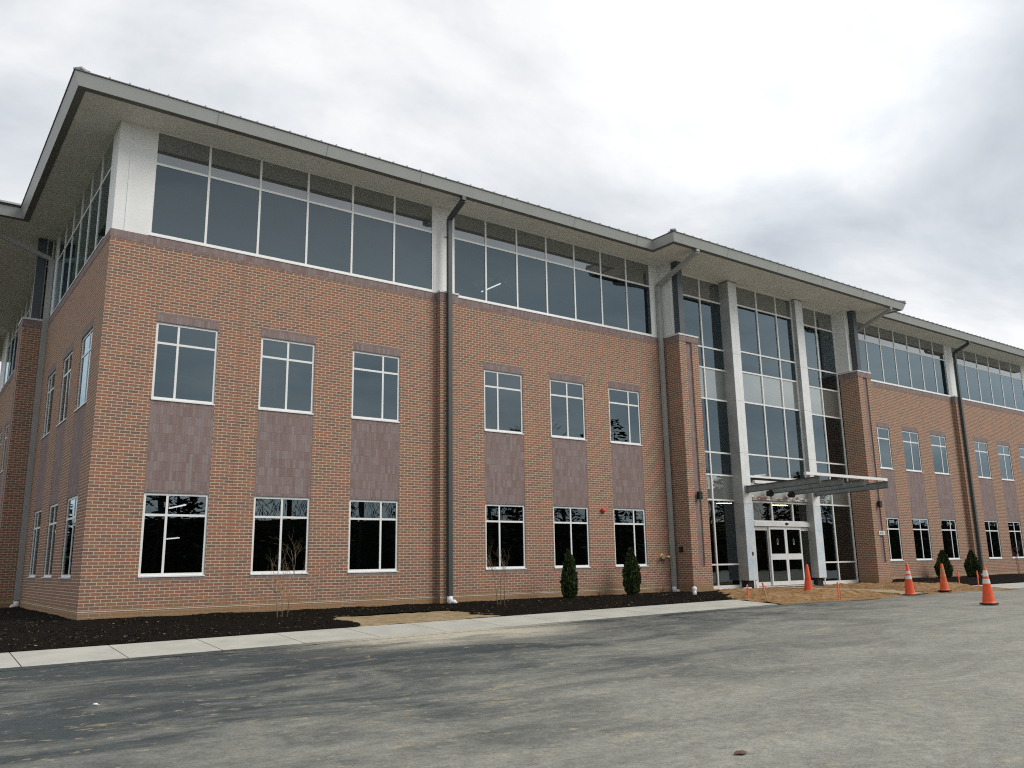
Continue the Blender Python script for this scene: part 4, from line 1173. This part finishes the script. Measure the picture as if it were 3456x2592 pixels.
def shrub(x, y, h, label, seed):
    rs = random.Random(seed)
    o = empty('bare_shrub', (x, y, zg(x, y)+.02), label, 'shrub', 'small leafless shrubs in the mulch')
    for k in range(3):
        q = MB()
        for j in range(5):
            a_ = rs.uniform(0, 6.28); grow(q, (0.03*math.cos(a_), .03*math.sin(a_), -.02), (math.cos(a_)*.7, math.sin(a_)*.7, 1), h*rs.uniform(.4, .6), .006, 2, rs, 0, .4)
        q.build('branch', twig_r, o)
shrub(15.2, -.95, .36, 'low reddish twiggy shrub between the two left evergreens', 61)
shrub(18.25, -.58, .48, 'reddish twiggy shrub below the hose inlet', 62)
shrub(35.7, -.95, .45, 'reddish twiggy shrub in the mulch behind the cone at the path end', 63)

# ------------------------------------------------------------------ wood across the lot, seen mirrored in the windows
wood_dk = mat('distant_evergreen', (0.022, 0.034, 0.016), .9, noise=.4, nscale=.6, spec=.1)
wood_br = mat('distant_bare_branches', (0.055, 0.046, 0.036), .9, noise=.3, nscale=.8, spec=.1)
q = MB(); rs = random.Random(71)
xx = -75
while xx < 290:
    bare = rs.random() < .5
    h = rs.uniform(10, 16) + (6 if 62 < xx < 88 else (2 if xx > 120 else 0)); yb = rs.uniform(-74, -62)
    q.tube([(xx, yb, -1.3), (xx+rs.uniform(-.4, .4), yb, h*.55), (xx, yb, h*.9)], [.28, .2, .05], 6, 1)
    n_ = 420
    for k in range(n_):
        t_ = rs.random(); a_ = rs.uniform(0, 6.28)
        rr_ = (h*.28*math.sin(math.pi*min(1, .12+t_*.95))**.7 if bare else h*.24*(1.05-t_))*math.sqrt(rs.random())
        p_ = Vector((xx+rr_*math.cos(a_), yb+rr_*math.sin(a_), h*(.12+.88*t_) if not bare else h*(.3+.7*t_)))
        if bare:
            d_ = Vector((math.cos(a_)*.6, math.sin(a_)*.6, rs.uniform(.3, 1.2))).normalized()*rs.uniform(.5, 1.6); s_ = d_.cross(Vector((0, 1, 0))).normalized()*.035
        else:
            d_ = Vector((math.cos(a_), math.sin(a_), rs.uniform(-.5, .2)))*rs.uniform(.5, 1.1); s_ = Vector((-math.sin(a_), math.cos(a_), rs.uniform(-.5, .5)))*rs.uniform(.2, .5)
        q.face([p_-s_, p_+d_*.5-s_*1.2, p_+d_, p_+d_*.5+s_*1.2], 1 if bare else 0)
    xx += rs.uniform(2.2, 4.2)
xx = -95
while xx < 0:
    h = rs.uniform(6.5, 10); yb = rs.uniform(70, 78)
    q.tube([(xx, yb, -1.3), (xx+rs.uniform(-.4, .4), yb, h*.55), (xx, yb, h*.9)], [.25, .18, .05], 6, 1)
    for k in range(340):
        t_ = rs.random(); a_ = rs.uniform(0, 6.28); rr_ = h*.3*(1.05-t_)*math.sqrt(rs.random())
        p_ = Vector((xx+rr_*math.cos(a_), yb+rr_*math.sin(a_), h*(.1+.9*t_)))
        d_ = Vector((math.cos(a_), math.sin(a_), rs.uniform(-.5, .2)))*rs.uniform(.5, 1.1); s_ = Vector((-math.sin(a_), math.cos(a_), rs.uniform(-.5, .5)))*rs.uniform(.2, .5)
        q.face([p_-s_, p_+d_*.5-s_*1.2, p_+d_, p_+d_*.5+s_*1.2], 0)
    xx += rs.uniform(1.8, 3.2)
q.face([(-110, 80, -1.3), (2, 80, -1.3), (2, 80, 5), (-110, 80, 4.2)], 0)
q.face([(-90, -78, -1.3), (300, -78, -1.3), (300, -78, 9), (-90, -78, 6)], 0)
tag(q.build('woodland', [wood_dk, wood_br]), 'far wood of bare and evergreen trees mirrored in the windows', 'wood', kind='stuff')
